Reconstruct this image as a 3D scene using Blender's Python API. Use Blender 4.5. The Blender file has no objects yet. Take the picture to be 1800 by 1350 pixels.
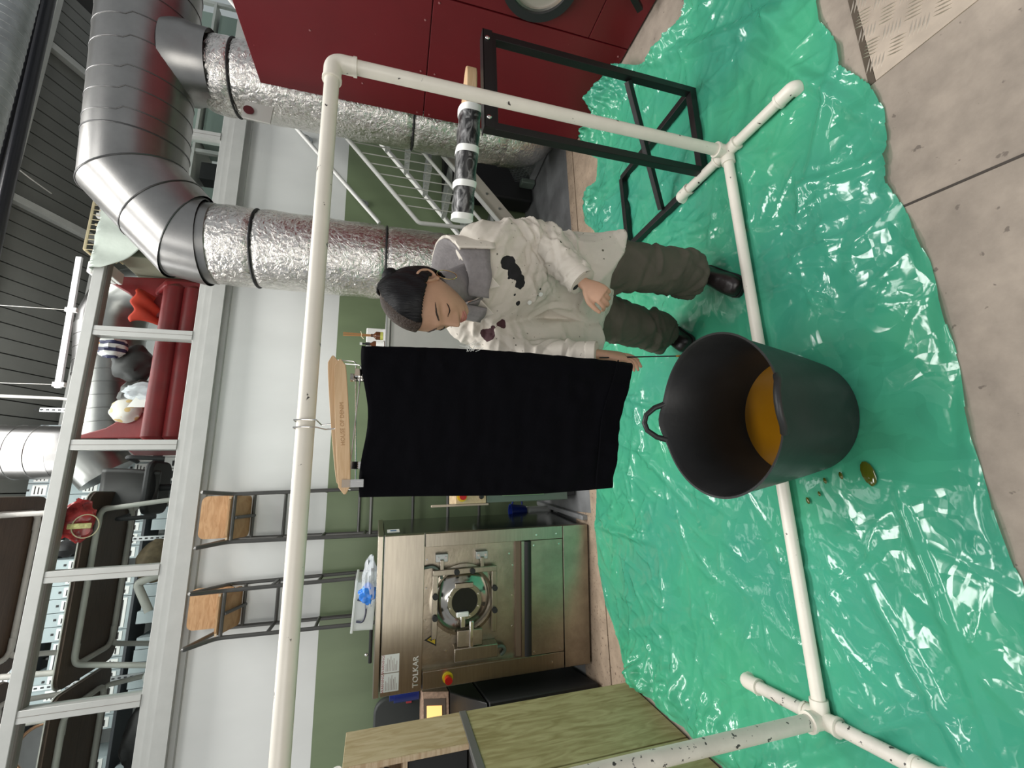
import bpy, bmesh, math, random
import numpy as np
from mathutils import Vector, Matrix, noise
random.seed(7); rng = np.random.default_rng(11)
C = bpy.context.scene.collection
SC = bpy.context.scene
PI = math.pi
# ------------------------------------------------------------------ camera
FPX, YAW, PITCH, ROLL, CH = 773.8, .241, .29, .038, 1.5      # focal length in pixels of the 1800 px wide frame, angles in radians, height in metres
cy_, sy_, cp_, sp_ = math.cos(YAW), math.sin(YAW), math.cos(PITCH), math.sin(PITCH)
FWD = Vector((sy_*cp_, cy_*cp_, -sp_)); RGT = Vector((cy_, -sy_, 0)); DWN = FWD.cross(RGT)
R2 = math.cos(ROLL)*RGT - math.sin(ROLL)*DWN; D2 = math.sin(ROLL)*RGT + math.cos(ROLL)*DWN
cam = bpy.data.cameras.new('camera'); cam.sensor_width = 36; cam.lens = FPX/1800*36; cam.clip_start = .02; cam.clip_end = 60
camo = bpy.data.objects.new('camera', cam); C.objects.link(camo)
B = -FWD
camo.matrix_world = Matrix(((D2.x, R2.x, B.x, 0), (D2.y, R2.y, B.y, 0), (D2.z, R2.z, B.z, CH), (0, 0, 0, 1)))
SC.camera = camo
# ------------------------------------------------------------------ world, lights, exposure
w = bpy.data.worlds.new('world'); SC.world = w; w.use_nodes = True
bg = w.node_tree.nodes['Background']; bg.inputs[0].default_value = (.93, .97, 1, 1); bg.inputs[1].default_value = .36
def area(name, loc, target, sx, sy, power, col=(1, 1, 1)):
    l = bpy.data.lights.new(name, 'AREA'); l.shape = 'RECTANGLE'; l.size = sx; l.size_y = sy; l.energy = power; l.color = col
    o = bpy.data.objects.new(name, l); C.objects.link(o); o.location = loc
    o.rotation_euler = (Vector(target)-Vector(loc)).to_track_quat('-Z', 'Y').to_euler(); return o
area('roof_skylight', (.8, 3.3, 6.3), (.7, 1.7, 0), 5.5, 1.0, 360, (1, .98, .95))
area('roof_skylight', (.8, .4, 6.6), (.6, 1.2, 0), 5.5, .8, 130, (1, .98, .95))
area('mezzanine_fill', (0, 4.9, 5.15), (0, 5.5, 3.2), 4.5, .7, 55, (1, 1, 1))  # lamp added below the closed roof to brighten the mezzanine
area('camera_side_fill', (-2.5, -4.5, 2.6), (.3, 2, 1.0), 4, 3.2, 125, (1, .96, .9))  # unseen lamp added behind the camera for fill and reflections
vs = SC.view_settings; vs.view_transform = 'Standard'; vs.look = 'None'; vs.gamma = 1; vs.use_curve_mapping = False; vs.exposure = .12
# ------------------------------------------------------------------ measuring: a point of the photograph on a plane of the room
def ray(x, y):
    u, v = 1350-y, x
    return ((u-675)/FPX)*R2 + ((v-900)/FPX)*D2 + FWD
def at(x, y, Y=None, Z=None, X=None):
    d = ray(x, y)
    t = Y/d.y if Y is not None else (Z-CH)/d.z if Z is not None else X/d.x
    return Vector((0, 0, CH)) + d*t
# ------------------------------------------------------------------ materials
MATS = {}
def mat(name, col, rough=.6, metal=0, var=0, vscale=8, bump=0, bscale=60, spec=.5, stretch=(1, 1, 1), speck=None, trans=0, coat=0, sheen=0, emit=0):
    if name in MATS: return MATS[name]
    m = bpy.data.materials.new(name); m.use_nodes = True; nt = m.node_tree; b = nt.nodes['Principled BSDF']
    b.inputs['Base Color'].default_value = (*col, 1); b.inputs['Roughness'].default_value = rough; b.inputs['Metallic'].default_value = metal
    b.inputs['Specular IOR Level'].default_value = spec; b.inputs['Coat Weight'].default_value = coat; b.inputs['Sheen Weight'].default_value = sheen
    b.inputs['Transmission Weight'].default_value = trans
    if emit: b.inputs['Emission Color'].default_value = (*col, 1); b.inputs['Emission Strength'].default_value = emit
    N = nt.nodes.new; L = nt.links.new
    if var or bump or speck:
        tc = N('ShaderNodeTexCoord'); mp = N('ShaderNodeMapping'); mp.inputs['Scale'].default_value = stretch; L(tc.outputs['Object'], mp.inputs[0])
    src = None
    if var:
        n = N('ShaderNodeTexNoise'); n.inputs['Scale'].default_value = vscale; n.inputs['Detail'].default_value = 6; n.inputs['Roughness'].default_value = .6; L(mp.outputs[0], n.inputs[0])
        r = N('ShaderNodeValToRGB'); L(n.outputs[0], r.inputs[0])
        r.color_ramp.elements[0].position = .3; r.color_ramp.elements[1].position = .7
        r.color_ramp.elements[0].color = (*[max(0, c*(1-var)) for c in col], 1); r.color_ramp.elements[1].color = (*[min(1, c*(1+var)) for c in col], 1)
        src = r.outputs[0]
    if speck:
        sc, thr, scol = speck
        n = N('ShaderNodeTexNoise'); n.inputs['Scale'].default_value = sc; n.inputs['Detail'].default_value = 3; L(tc.outputs['Object'], n.inputs[0])
        r = N('ShaderNodeValToRGB'); L(n.outputs[0], r.inputs[0]); r.color_ramp.elements[0].position = thr; r.color_ramp.elements[1].position = thr+.03
        r.color_ramp.elements[0].color = (0, 0, 0, 1); r.color_ramp.elements[1].color = (1, 1, 1, 1)
        x = N('ShaderNodeMix'); x.data_type = 'RGBA'; L(r.outputs[0], x.inputs['Factor'])
        if src: L(src, x.inputs['A'])
        else: x.inputs['A'].default_value = (*col, 1)
        x.inputs['B'].default_value = (*scol, 1); src = x.outputs['Result']
    if src: L(src, b.inputs['Base Color'])
    if bump:
        n = N('ShaderNodeTexNoise'); n.inputs['Scale'].default_value = bscale; n.inputs['Detail'].default_value = 4; L(mp.outputs[0], n.inputs[0])
        bp = N('ShaderNodeBump'); bp.inputs['Strength'].default_value = bump; bp.inputs['Distance'].default_value = .02; L(n.outputs[0], bp.inputs['Height']); L(bp.outputs[0], b.inputs['Normal'])
    MATS[name] = m; return m
def wood(name, c1, c2, scale=6, stretch=(1, 1, 8), rough=.55):
    if name in MATS: return MATS[name]
    m = bpy.data.materials.new(name); m.use_nodes = True; nt = m.node_tree; b = nt.nodes['Principled BSDF']; N = nt.nodes.new; L = nt.links.new
    tc = N('ShaderNodeTexCoord'); mp = N('ShaderNodeMapping'); mp.inputs['Scale'].default_value = stretch; L(tc.outputs['Object'], mp.inputs[0])
    n = N('ShaderNodeTexNoise'); n.inputs['Scale'].default_value = scale; n.inputs['Detail'].default_value = 5; n.inputs['Distortion'].default_value = 1.4; L(mp.outputs[0], n.inputs[0])
    r = N('ShaderNodeValToRGB'); r.color_ramp.elements[0].position = .35; r.color_ramp.elements[1].position = .62
    r.color_ramp.elements[0].color = (*c1, 1); r.color_ramp.elements[1].color = (*c2, 1); L(n.outputs[0], r.inputs[0]); L(r.outputs[0], b.inputs['Base Color'])
    b.inputs['Roughness'].default_value = rough; MATS[name] = m; return m
def foil():
    m = bpy.data.materials.new('crinkled_foil'); m.use_nodes = True; nt = m.node_tree; b = nt.nodes['Principled BSDF']; N = nt.nodes.new; L = nt.links.new
    b.inputs['Base Color'].default_value = (.80, .77, .73, 1); b.inputs['Metallic'].default_value = 1; b.inputs['Roughness'].default_value = .2
    tc = N('ShaderNodeTexCoord'); n = N('ShaderNodeTexNoise'); n.inputs['Scale'].default_value = 22; n.inputs['Detail'].default_value = 6; n.inputs['Distortion'].default_value = 2.5; L(tc.outputs['Object'], n.inputs[0])
    n2 = N('ShaderNodeTexVoronoi'); n2.inputs['Scale'].default_value = 30; L(tc.outputs['Object'], n2.inputs[0])
    ad = N('ShaderNodeMath'); ad.operation = 'MULTIPLY_ADD'; ad.inputs[1].default_value = .35; L(n2.outputs['Distance'], ad.inputs[0]); L(n.outputs[0], ad.inputs[2])
    bp = N('ShaderNodeBump'); bp.inputs['Strength'].default_value = .75; bp.inputs['Distance'].default_value = .012; L(ad.outputs[0], bp.inputs['Height']); L(bp.outputs[0], b.inputs['Normal'])
    MATS['foil'] = m; return m
def plastic_sheet():
    m = bpy.data.materials.new('green_plastic_film'); m.use_nodes = True; nt = m.node_tree; b = nt.nodes['Principled BSDF']; N = nt.nodes.new; L = nt.links.new
    b.inputs['Base Color'].default_value = (.05, .46, .26, 1); b.inputs['Roughness'].default_value = .13; b.inputs['Specular IOR Level'].default_value = .75
    tc = N('ShaderNodeTexCoord')
    n0 = N('ShaderNodeTexNoise'); n0.inputs['Scale'].default_value = 1.4; n0.inputs['Detail'].default_value = 3; L(tc.outputs['Object'], n0.inputs[0])
    r = N('ShaderNodeValToRGB'); L(n0.outputs[0], r.inputs[0]); r.color_ramp.elements[0].position = .38; r.color_ramp.elements[1].position = .64
    r.color_ramp.elements[0].color = (.075, .43, .30, 1); r.color_ramp.elements[1].color = (.095, .54, .31, 1); L(r.outputs[0], b.inputs['Base Color'])
    n = N('ShaderNodeTexNoise'); n.inputs['Scale'].default_value = 9; n.inputs['Detail'].default_value = 3; n.inputs['Distortion'].default_value = .6; L(tc.outputs['Object'], n.inputs[0])
    bp = N('ShaderNodeBump'); bp.inputs['Strength'].default_value = .16; bp.inputs['Distance'].default_value = .02; L(n.outputs[0], bp.inputs['Height'])
    wn = N('ShaderNodeTexNoise'); wn.inputs['Scale'].default_value = 3.5; wn.inputs['Detail'].default_value = 2; L(tc.outputs['Object'], wn.inputs[0])
    wm_ = N('ShaderNodeMix'); wm_.data_type = 'VECTOR'; wm_.inputs['Factor'].default_value = .22; L(tc.outputs['Object'], wm_.inputs['A']); L(wn.outputs['Color'], wm_.inputs['B'])
    prev = bp.outputs[0]
    for sc, st, rz, amp in ((4.5, (1, 3.6, 1), .6, .10), (9, (3.8, 1, 1), .2, .085), (17, (1, 3, 1), -.45, .04)):   # crumpled film: small facets, each tilted its own way
        mp = N('ShaderNodeMapping'); mp.inputs['Scale'].default_value = st; mp.inputs['Rotation'].default_value = (0, 0, rz); L(wm_.outputs['Result'], mp.inputs[0])
        v = N('ShaderNodeTexVoronoi'); v.inputs['Scale'].default_value = sc; L(mp.outputs[0], v.inputs[0])
        su = N('ShaderNodeVectorMath'); su.operation = 'SUBTRACT'; L(v.outputs['Color'], su.inputs[0]); su.inputs[1].default_value = (.5, .5, .5)
        ml = N('ShaderNodeVectorMath'); ml.operation = 'MULTIPLY'; L(su.outputs[0], ml.inputs[0]); ml.inputs[1].default_value = (amp*2, amp*2, 0)
        ad = N('ShaderNodeVectorMath'); ad.operation = 'ADD'; L(prev, ad.inputs[0]); L(ml.outputs[0], ad.inputs[1]); prev = ad.outputs[0]
    nm = N('ShaderNodeVectorMath'); nm.operation = 'NORMALIZE'; L(prev, nm.inputs[0]); L(nm.outputs[0], b.inputs['Normal'])
    t = N('ShaderNodeBsdfTransparent'); t.inputs[0].default_value = (.25, .93, .62, 1)
    s = N('ShaderNodeMixShader'); s.inputs[0].default_value = .68; L(t.outputs[0], s.inputs[1]); L(b.outputs[0], s.inputs[2])
    L(s.outputs[0], nt.nodes['Material Output'].inputs['Surface']); MATS['sheet'] = m; return m
def clear(name, col=(.95, .98, .97), gloss=.1, rough=.05, fac=.12):
    if name in MATS: return MATS[name]
    m = bpy.data.materials.new(name); m.use_nodes = True; nt = m.node_tree; N = nt.nodes.new; L = nt.links.new
    b = nt.nodes['Principled BSDF']; b.inputs['Base Color'].default_value = (*col, 1); b.inputs['Roughness'].default_value = rough
    t = N('ShaderNodeBsdfTransparent'); t.inputs[0].default_value = (*col, 1)
    s = N('ShaderNodeMixShader'); s.inputs[0].default_value = fac; L(t.outputs[0], s.inputs[1]); L(b.outputs[0], s.inputs[2]); L(s.outputs[0], nt.nodes['Material Output'].inputs['Surface'])
    MATS[name] = m; return m
def wall_paint():
    m = bpy.data.materials.new('wall_paint'); m.use_nodes = True; nt = m.node_tree; b = nt.nodes['Principled BSDF']; N = nt.nodes.new; L = nt.links.new
    tc = N('ShaderNodeTexCoord'); sp = N('ShaderNodeSeparateXYZ'); L(tc.outputs['Object'], sp.inputs[0])
    gt = N('ShaderNodeMath'); gt.operation = 'GREATER_THAN'; gt.inputs[1].default_value = 1.905; L(sp.outputs['Z'], gt.inputs[0])
    def noisy(c, var, sc, st):
        mp = N('ShaderNodeMapping'); mp.inputs['Scale'].default_value = st; L(tc.outputs['Object'], mp.inputs[0])
        n = N('ShaderNodeTexNoise'); n.inputs['Scale'].default_value = sc; n.inputs['Detail'].default_value = 5; L(mp.outputs[0], n.inputs[0])
        r = N('ShaderNodeValToRGB'); r.color_ramp.elements[0].position = .3; r.color_ramp.elements[1].position = .7; L(n.outputs[0], r.inputs[0])
        r.color_ramp.elements[0].color = (*[k*(1-var) for k in c], 1); r.color_ramp.elements[1].color = (*[k*(1+var) for k in c], 1); return r.outputs[0]
    x = N('ShaderNodeMix'); x.data_type = 'RGBA'; L(gt.outputs[0], x.inputs['Factor'])
    L(noisy((.168, .222, .122), .07, 3, (2, 1, .5)), x.inputs['A']); L(noisy((.70, .72, .70), .04, 2.2, (1.5, 1, .6)), x.inputs['B'])
    L(x.outputs['Result'], b.inputs['Base Color']); b.inputs['Roughness'].default_value = .45; return m
M_FOIL = foil(); M_SHEET = plastic_sheet()
M_GALV = mat('galvanised_duct', (.33, .325, .315), .33, 1, var=.12, vscale=5, bump=.03, bscale=160)
M_GALVD = mat('dull_zinc', (.42, .44, .44), .45, 1, var=.15, vscale=9)
M_STEEL = mat('brushed_stainless', (.40, .36, .295), .3, 1, var=.1, vscale=5, bump=.04, bscale=90, stretch=(1, 1, 14))
M_STEELD = mat('stained_stainless', (.40, .35, .28), .36, 1, var=.22, vscale=6, bump=.05, bscale=60)
M_CHROME = mat('chrome', (.75, .73, .7), .15, 1)
M_RED = mat('red_enamel', (.125, .006, .01), .42, var=.08, vscale=3, speck=(55, .74, (.3, .1, .1)))
M_BLK = mat('black_steel', (.006, .006, .006), .42, speck=(70, .78, (.35, .33, .3)))
M_RUB = mat('black_rubber', (.012, .012, .013), .6)
M_PVC = mat('cream_pvc', (.78, .74, .65), .35, speck=(34, .69, (.06, .05, .045)), var=.05)
M_PVCS = mat('scuffed_pvc', (.70, .66, .59), .38, speck=(48, .63, (.06, .055, .055)), var=.08, vscale=14)
M_CONC = mat('concrete', (.325, .275, .225), .75, var=.24, vscale=7, bump=.08, bscale=70, speck=(26, .68, (.17, .14, .115)))
M_KERB = mat('stone_kerb', (.36, .275, .20), .75, var=.22, vscale=9, speck=(60, .64, (.16, .11, .08)))
M_GPAINT = mat('grey_floor_paint', (.21, .215, .22), .4, var=.3, vscale=4, bump=.05, bscale=12)
M_WHITE = mat('white_powder_coat', (.72, .72, .69), .4, var=.04)
M_GREY = mat('grey_frame_paint', (.42, .43, .41), .42, var=.05)
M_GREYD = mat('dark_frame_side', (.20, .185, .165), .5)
M_TUBE = mat('gunmetal_tube', (.10, .10, .095), .4, .5, var=.1)
M_TUBEW = mat('white_tube', (.50, .49, .45), .4, var=.08)
M_PLY = wood('beech_ply', (.40, .22, .095), (.52, .32, .16), 5, (1.5, 1, 8))
M_PLYE = mat('ply_edge', (.62, .48, .32), .6)
M_PLYG = wood('greenish_ply', (.27, .225, .095), (.42, .37, .19), 5, (1, 5, .9), .5)
M_PLYP = wood('pine_ply', (.38, .29, .15), (.50, .41, .25), 5, (1, 5, .9), .55)
M_PINE = wood('raw_pine', (.42, .29, .17), (.55, .42, .28), 5, (1, 1, 9), .6)
M_HANG = wood('hanger_wood', (.60, .40, .22), (.68, .48, .29), 9, (.4, 6, 9), .45)
M_TABLE = wood('dark_table_underside', (.050, .028, .015), (.075, .044, .026), 5, (1, 9, 1), .5)
M_CLAD = mat('grey_cladding', (.15, .155, .14), .55, var=.1, vscale=3)
M_BEAM = mat('purlin_paint', (.45, .46, .43), .5, var=.08)
M_DARKP = mat('dark_pipe', (.02, .021, .026), .35)
M_TUB = mat('charcoal_rubber', (.019, .0195, .020), .45, var=.15, bump=.03, bscale=40)
M_LIQ = mat('amber_dye', (.17, .075, .002), .06, spec=.6, var=.12, vscale=4)
M_VELVET = mat('black_velvet', (.0028, .0028, .0042), .85, sheen=.012, spec=.06, bump=.05, bscale=120)
M_BOX = mat('grey_archive_card', (.36, .42, .43), .7, var=.05)
M_LABEL = mat('white_card', (.78, .79, .76), .7)
M_INK = mat('black_ink', (.02, .02, .02), .7)
M_REDV = mat('red_vinyl', (.20, .010, .012), .45, var=.2, vscale=5, bump=.06, bscale=25)
M_ORR = mat('orange_red_cloth', (.5, .04, .015), .7, var=.15)
M_GLASS = clear('clear_glass', (.96, .99, .98), fac=.035)
M_GLASS.node_tree.nodes['Principled BSDF'].inputs['Base Color'].default_value = (.01, .012, .012, 1)
M_DGLASS = mat('dark_glass', (.012, .013, .014), .08)
M_MINT = mat('mint_cloth', (.50, .56, .50), .8, var=.06, bump=.3, bscale=9)
M_CREAM = mat('cream_wire', (.65, .56, .36), .45)
M_GREYP = mat('grey_green_enamel', (.115, .15, .125), .4, var=.06)
M_GRNP = mat('green_enamel', (.22, .36, .20), .35, var=.08)
M_APPL = mat('white_appliance', (.56, .53, .51), .4, var=.04)
M_BLUE = mat('blue_plastic', (.012, .03, .22), .35)
M_YEL = mat('yellow_plastic', (.65, .5, .02), .4)
M_ESTOP = mat('red_button', (.5, .012, .012), .3)
M_MILKY = clear('milky_plastic', (.85, .89, .87), rough=.3, fac=.62)
M_FILM = clear('clear_film', (.90, .94, .97), rough=.15, fac=.4)
M_BLUEF = mat('blue_printed_film', (.03, .22, .75), .3, var=.35, vscale=18)
M_SKIN = mat('skin', (.50, .295, .195), .5, var=.09, vscale=14)
M_LIP = mat('lips', (.38, .14, .11), .45)
M_HAIR = mat('black_hair', (.004, .004, .005), .5, spec=.28, bump=.25, bscale=40, stretch=(6, 1, 1))
M_HAIRB = mat('brown_cropped_hair', (.045, .03, .022), .6, bump=.4, bscale=160, var=.35, vscale=60)
M_SCALP = mat('scalp', (.40, .25, .165), .6)
M_TROU = mat('olive_canvas', (.082, .074, .054), .8, var=.18, vscale=5, bump=.2, bscale=16)
M_BOOT = mat('dark_leather', (.016, .012, .012), .35, var=.3, vscale=14, bump=.1, bscale=30)
M_HOOD = mat('grey_marl_jersey', (.21, .195, .195), .9, var=.12, vscale=60, bump=.1, bscale=120)
M_GOLD = mat('gold', (.75, .55, .25), .2, 1)
M_MAROON = mat('maroon_lining', (.07, .016, .02), .7, var=.3)
def coat_cloth():
    m = mat('coat_canvas', (.60, .555, .485), .8, var=.07, vscale=5, bump=.22, bscale=14, speck=(62, .70, (.10, .095, .07))); nt = m.node_tree; N = nt.nodes.new; L = nt.links.new
    b = nt.nodes['Principled BSDF']; src = b.inputs['Base Color'].links[0].from_socket
    g = N('ShaderNodeNewGeometry'); n = N('ShaderNodeTexNoise'); n.inputs['Scale'].default_value = 30; L(g.outputs['Position'], n.inputs[0])
    for (x, y, z), r, col in PATCH:
        d = N('ShaderNodeVectorMath'); d.operation = 'DISTANCE'; L(g.outputs['Position'], d.inputs[0]); d.inputs[1].default_value = (x, y, z)
        k = N('ShaderNodeMath'); k.operation = 'MULTIPLY_ADD'; L(n.outputs[0], k.inputs[0]); k.inputs[1].default_value = r*1.1; L(d.outputs['Value'], k.inputs[2])
        lt = N('ShaderNodeMath'); lt.operation = 'LESS_THAN'; L(k.outputs[0], lt.inputs[0]); lt.inputs[1].default_value = r*1.5
        x_ = N('ShaderNodeMix'); x_.data_type = 'RGBA'; L(lt.outputs[0], x_.inputs['Factor']); L(src, x_.inputs['A']); x_.inputs['B'].default_value = (*col, 1); src = x_.outputs['Result']
    L(src, b.inputs['Base Color']); return m
# ------------------------------------------------------------------ mesh building
class MB:
    def __init__(s, mx=None): s.v = []; s.f = []; s.m = []; s.mx = mx; s.mi = 0
    def add(s, vs, fs):
        k = len(s.v)
        for p in vs:
            p = Vector(p); s.v.append(s.mx @ p if s.mx else p)
        for f in fs: s.f.append([i+k for i in f]); s.m.append(s.mi)
        return s
    def box(s, a, b):
        x0, y0, z0 = a; x1, y1, z1 = b
        if x0 > x1: x0, x1 = x1, x0
        if y0 > y1: y0, y1 = y1, y0
        if z0 > z1: z0, z1 = z1, z0
        return s.add([(x0,y0,z0),(x1,y0,z0),(x1,y1,z0),(x0,y1,z0),(x0,y0,z1),(x1,y0,z1),(x1,y1,z1),(x0,y1,z1)], [(0,3,2,1),(4,5,6,7),(0,1,5,4),(1,2,6,5),(2,3,7,6),(3,0,4,7)])
    def bar(s, p, q, wd, ht, up=(0, 0, 1)):               # rectangular bar from p to q
        p = Vector(p); q = Vector(q); d = (q-p).normalized(); u = Vector(up); a = d.cross(u)
        if a.length < 1e-4: a = d.cross(Vector((1, 0, 0)))
        a.normalize(); b = a.cross(d); a *= wd/2; b *= ht/2
        return s.add([p-a-b, p+a-b, p+a+b, p-a+b, q-a-b, q+a-b, q+a+b, q-a+b], [(0,1,2,3),(7,6,5,4),(0,4,5,1),(1,5,6,2),(2,6,7,3),(3,7,4,0)])
    def tube(s, pts, r, seg=10, closed=False, cap=True):
        pts = [Vector(p) for p in pts]; n = len(pts); rs = r if isinstance(r, (list, tuple)) else [r]*n; rings = []; pa = None
        for i in range(n):
            if closed: d = pts[(i+1) % n]-pts[i-1]
            else: d = pts[min(i+1, n-1)]-pts[max(i-1, 0)]
            d.normalize()
            if pa is None: a = d.cross(Vector((0, 0, 1))); a = d.cross(Vector((1, 0, 0))) if a.length < .05 else a
            else: a = pa - d*pa.dot(d)
            a.normalize(); pa = a; b = d.cross(a)
            rings.append([pts[i]+(a*math.cos(t)+b*math.sin(t))*rs[i] for t in [2*PI*k/seg for k in range(seg)]])
        return s.rings(rings, cap and not closed, closed)
    def rings(s, rings, cap=True, closed=False):
        n = len(rings); seg = len(rings[0]); vs = [p for R in rings for p in R]; fs = []
        for i in range(n if closed else n-1):
            j = (i+1) % n
            for k in range(seg): l = (k+1) % seg; fs.append((i*seg+k, i*seg+l, j*seg+l, j*seg+k))
        if cap: fs.append(tuple(range(seg))[::-1]); fs.append(tuple((n-1)*seg+k for k in range(seg)))
        return s.add(vs, fs)
    def cyl(s, p, q, r, r2=None, seg=20): return s.tube([p, q], [r, r if r2 is None else r2], seg)
    def disc(s, c, nrm, r, seg=20, th=.004):
        c = Vector(c); n = Vector(nrm).normalized(); return s.cyl(c-n*th/2, c+n*th/2, r, seg=seg)
    def ell(s, c, ax, seg=14, n=8):                        # ellipsoid, ax = three axis vectors
        a, b, d = [Vector(x) for x in ax]; c = Vector(c); R = []
        for i in range(n+1):
            t = -PI/2+PI*(.02+.96*i/n); R.append([c+d*math.sin(t)+(a*math.cos(k*2*PI/seg)+b*math.sin(k*2*PI/seg))*math.cos(t) for k in range(seg)])
        return s.rings(R)
    def ball(s, c, r, seg=14, n=8): return s.ell(c, ((r,0,0),(0,r,0),(0,0,r)), seg, n)
    def lathe(s, c, prof, seg=40, closed=False):           # prof: (radius, z) list about a vertical axis
        c = Vector(c); R = [[c+Vector((r*math.cos(k*2*PI/seg), r*math.sin(k*2*PI/seg), z)) for k in range(seg)] for r, z in prof]
        return s.rings(R, not closed, closed)
    def poly(s, pts, off):                                 # flat polygon extruded by off
        pts = [Vector(p) for p in pts]; n = len(pts); off = Vector(off)
        return s.add(pts+[p+off for p in pts], [tuple(range(n))[::-1], tuple(range(n, 2*n))]+[(i, (i+1) % n, n+(i+1) % n, n+i) for i in range(n)])
    def grid(s, fn, nu, nv):
        vs = [fn(i/nu, j/nv) for j in range(nv+1) for i in range(nu+1)]; k = nu+1
        return s.add(vs, [(j*k+i, j*k+i+1, (j+1)*k+i+1, (j+1)*k+i) for j in range(nv) for i in range(nu)])
    def obj(s, name, mats, parent=None, bevel=0, smooth=True, solid=0, sub=0):
        me = bpy.data.meshes.new(name); me.from_pydata([tuple(p) for p in s.v], [], s.f); me.update()
        mats = mats if isinstance(mats, (list, tuple)) else [mats]
        for m in mats: me.materials.append(m)
        if len(mats) > 1: me.polygons.foreach_set('material_index', s.m)
        if smooth: me.shade_smooth(); me.set_sharp_from_angle(angle=math.radians(38))
        bm = bmesh.new(); bm.from_mesh(me); bmesh.ops.recalc_face_normals(bm, faces=bm.faces); bm.to_mesh(me); bm.free()
        o = bpy.data.objects.new(name, me); C.objects.link(o)
        if parent: put(o, parent)
        if solid: mo = o.modifiers.new('s', 'SOLIDIFY'); mo.thickness = solid; mo.offset = 0
        if bevel: mo = o.modifiers.new('b', 'BEVEL'); mo.width = bevel; mo.segments = 2; mo.limit_method = 'ANGLE'
        if sub: mo = o.modifiers.new('u', 'SUBSURF'); mo.levels = sub; mo.render_levels = sub
        return o
def put(o, parent):
    o.parent = parent; root = parent
    while root.parent: root = root.parent
    o.matrix_parent_inverse = Matrix.Translation(-Vector(root.location)) if parent is root else Matrix.Identity(4)
def tag(o, label, cat, group=None):
    o['label'] = label; o['category'] = cat
    if group: o['group'] = group
    return o
def thing(name, label, cat, loc, group=None):
    o = bpy.data.objects.new(name, None); o.empty_display_size = .1; C.objects.link(o); o.location = loc; return tag(o, label, cat, group)
def struct(o): o['kind'] = 'structure'; return o
def part_label(o, t): o['label'] = t; return o
def rrect(w, h, r, n=5):
    out = []
    for cx, cy, a0 in ((w/2-r, h/2-r, 0), (-w/2+r, h/2-r, PI/2), (-w/2+r, -h/2+r, PI), (w/2-r, -h/2+r, 1.5*PI)):
        for k in range(n+1): a = a0+PI/2*k/n; out.append((cx+r*math.cos(a), cy+r*math.sin(a)))
    return out
def bend(pts, r=.05, n=5):                                 # round the corners of a polyline
    pts = [Vector(p) for p in pts]; out = [pts[0]]
    for a, b, c in zip(pts, pts[1:], pts[2:]):
        u = (a-b); v = (c-b); k = min(r, u.length*.45, v.length*.45); p = b+u.normalized()*k; q = b+v.normalized()*k
        for i in range(n+1): t = i/n; out.append(p*(1-t)**2+b*2*t*(1-t)+q*t*t)
    out.append(pts[-1]); return out
def text(name, body, size, mtx, m, parent, ext=.001):
    cu = bpy.data.curves.new(name, 'FONT'); cu.body = body; cu.size = size; cu.extrude = ext; cu.align_x = 'CENTER'; cu.align_y = 'CENTER'; cu.resolution_u = 2
    o = bpy.data.objects.new('tmp', cu); C.objects.link(o); dg = bpy.context.evaluated_depsgraph_get(); me = bpy.data.meshes.new_from_object(o.evaluated_get(dg)); bpy.data.objects.remove(o)
    me.transform(mtx); me.materials.clear(); me.materials.append(m); o = bpy.data.objects.new(name, me); C.objects.link(o); put(o, parent); return o
def frame_mtx(o, x, y):                                    # matrix whose local x, y run along the given vectors
    x = Vector(x).normalized(); y = Vector(y).normalized(); z = x.cross(y)
    return Matrix(((x.x, y.x, z.x, o[0]), (x.y, y.y, z.y, o[1]), (x.z, y.z, z.z, o[2]), (0, 0, 0, 1)))
# ================================================================== SETTING
b = MB(); b.box((-4.5, -3, -.12), (6, 2.50, 0)); floor = struct(b.obj('floor', M_CONC, smooth=False))
for p, q in (((.795, .80), (.70, .05)), ((.70, .05), (.63, -.6)), ((.795, .80), (.95, 2.0))):   # saw joints cut in the slab
    j = MB(); j.bar((*p, .0005), (*q, .0005), .007, .003); part_label(j.obj('floor_joint', mat('joint_dark', (.06, .05, .042), .9), floor, smooth=False), 'dark saw-cut joint')  # thin strip in the joint's own dark tone
b = MB(); b.box((-4.5, 2.50, -.12), (6, 2.9, .0)); struct(b.obj('floor_2', M_KERB, smooth=False))
b = MB(); b.box((-4.5, 2.906, -.12), (6, 3.02, .004)); k = struct(b.obj('trim_1', M_KERB, smooth=False))
b = MB(); b.box((-1.62, 3.024, -.1), (-.20, 3.30, -.004)); struct(b.obj('trim_3', M_KERB, smooth=False))
b = MB(); b.box((-4.5, 3.024, -.12), (6, 4.2, -.012)); struct(b.obj('floor_back', M_GPAINT, smooth=False))
b = MB(); b.box((-4.5, 4.2, -.1), (6.5, 4.36, 2.80)); wall = struct(b.obj('wall_back', wall_paint(), smooth=False))
# mezzanine edge beam and floor
b = MB(); b.box((-4.5, 4.12, 2.835), (6.5, 4.3, 2.93)); b.box((-4.5, 4.16, 2.80), (6.5, 4.3, 2.835)); b.box((-4.5, 4.15, 2.93), (6.5, 4.3, 2.99)); struct(b.obj('trim_2', M_GREY, smooth=False))
b = MB(); b.box((-4.5, 4.3, 2.80), (6.5, 6.9, 2.97)); struct(b.obj('floor_upper', mat('mezzanine_floor', (.33, .30, .26), .7, var=.1), smooth=False))
b = MB(); b.box((-4.5, 6.75, 2.9), (6.5, 6.9, 4.75)); struct(b.obj('wall_upper', mat('upper_wall', (.66, .68, .66), .6), smooth=False))
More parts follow.
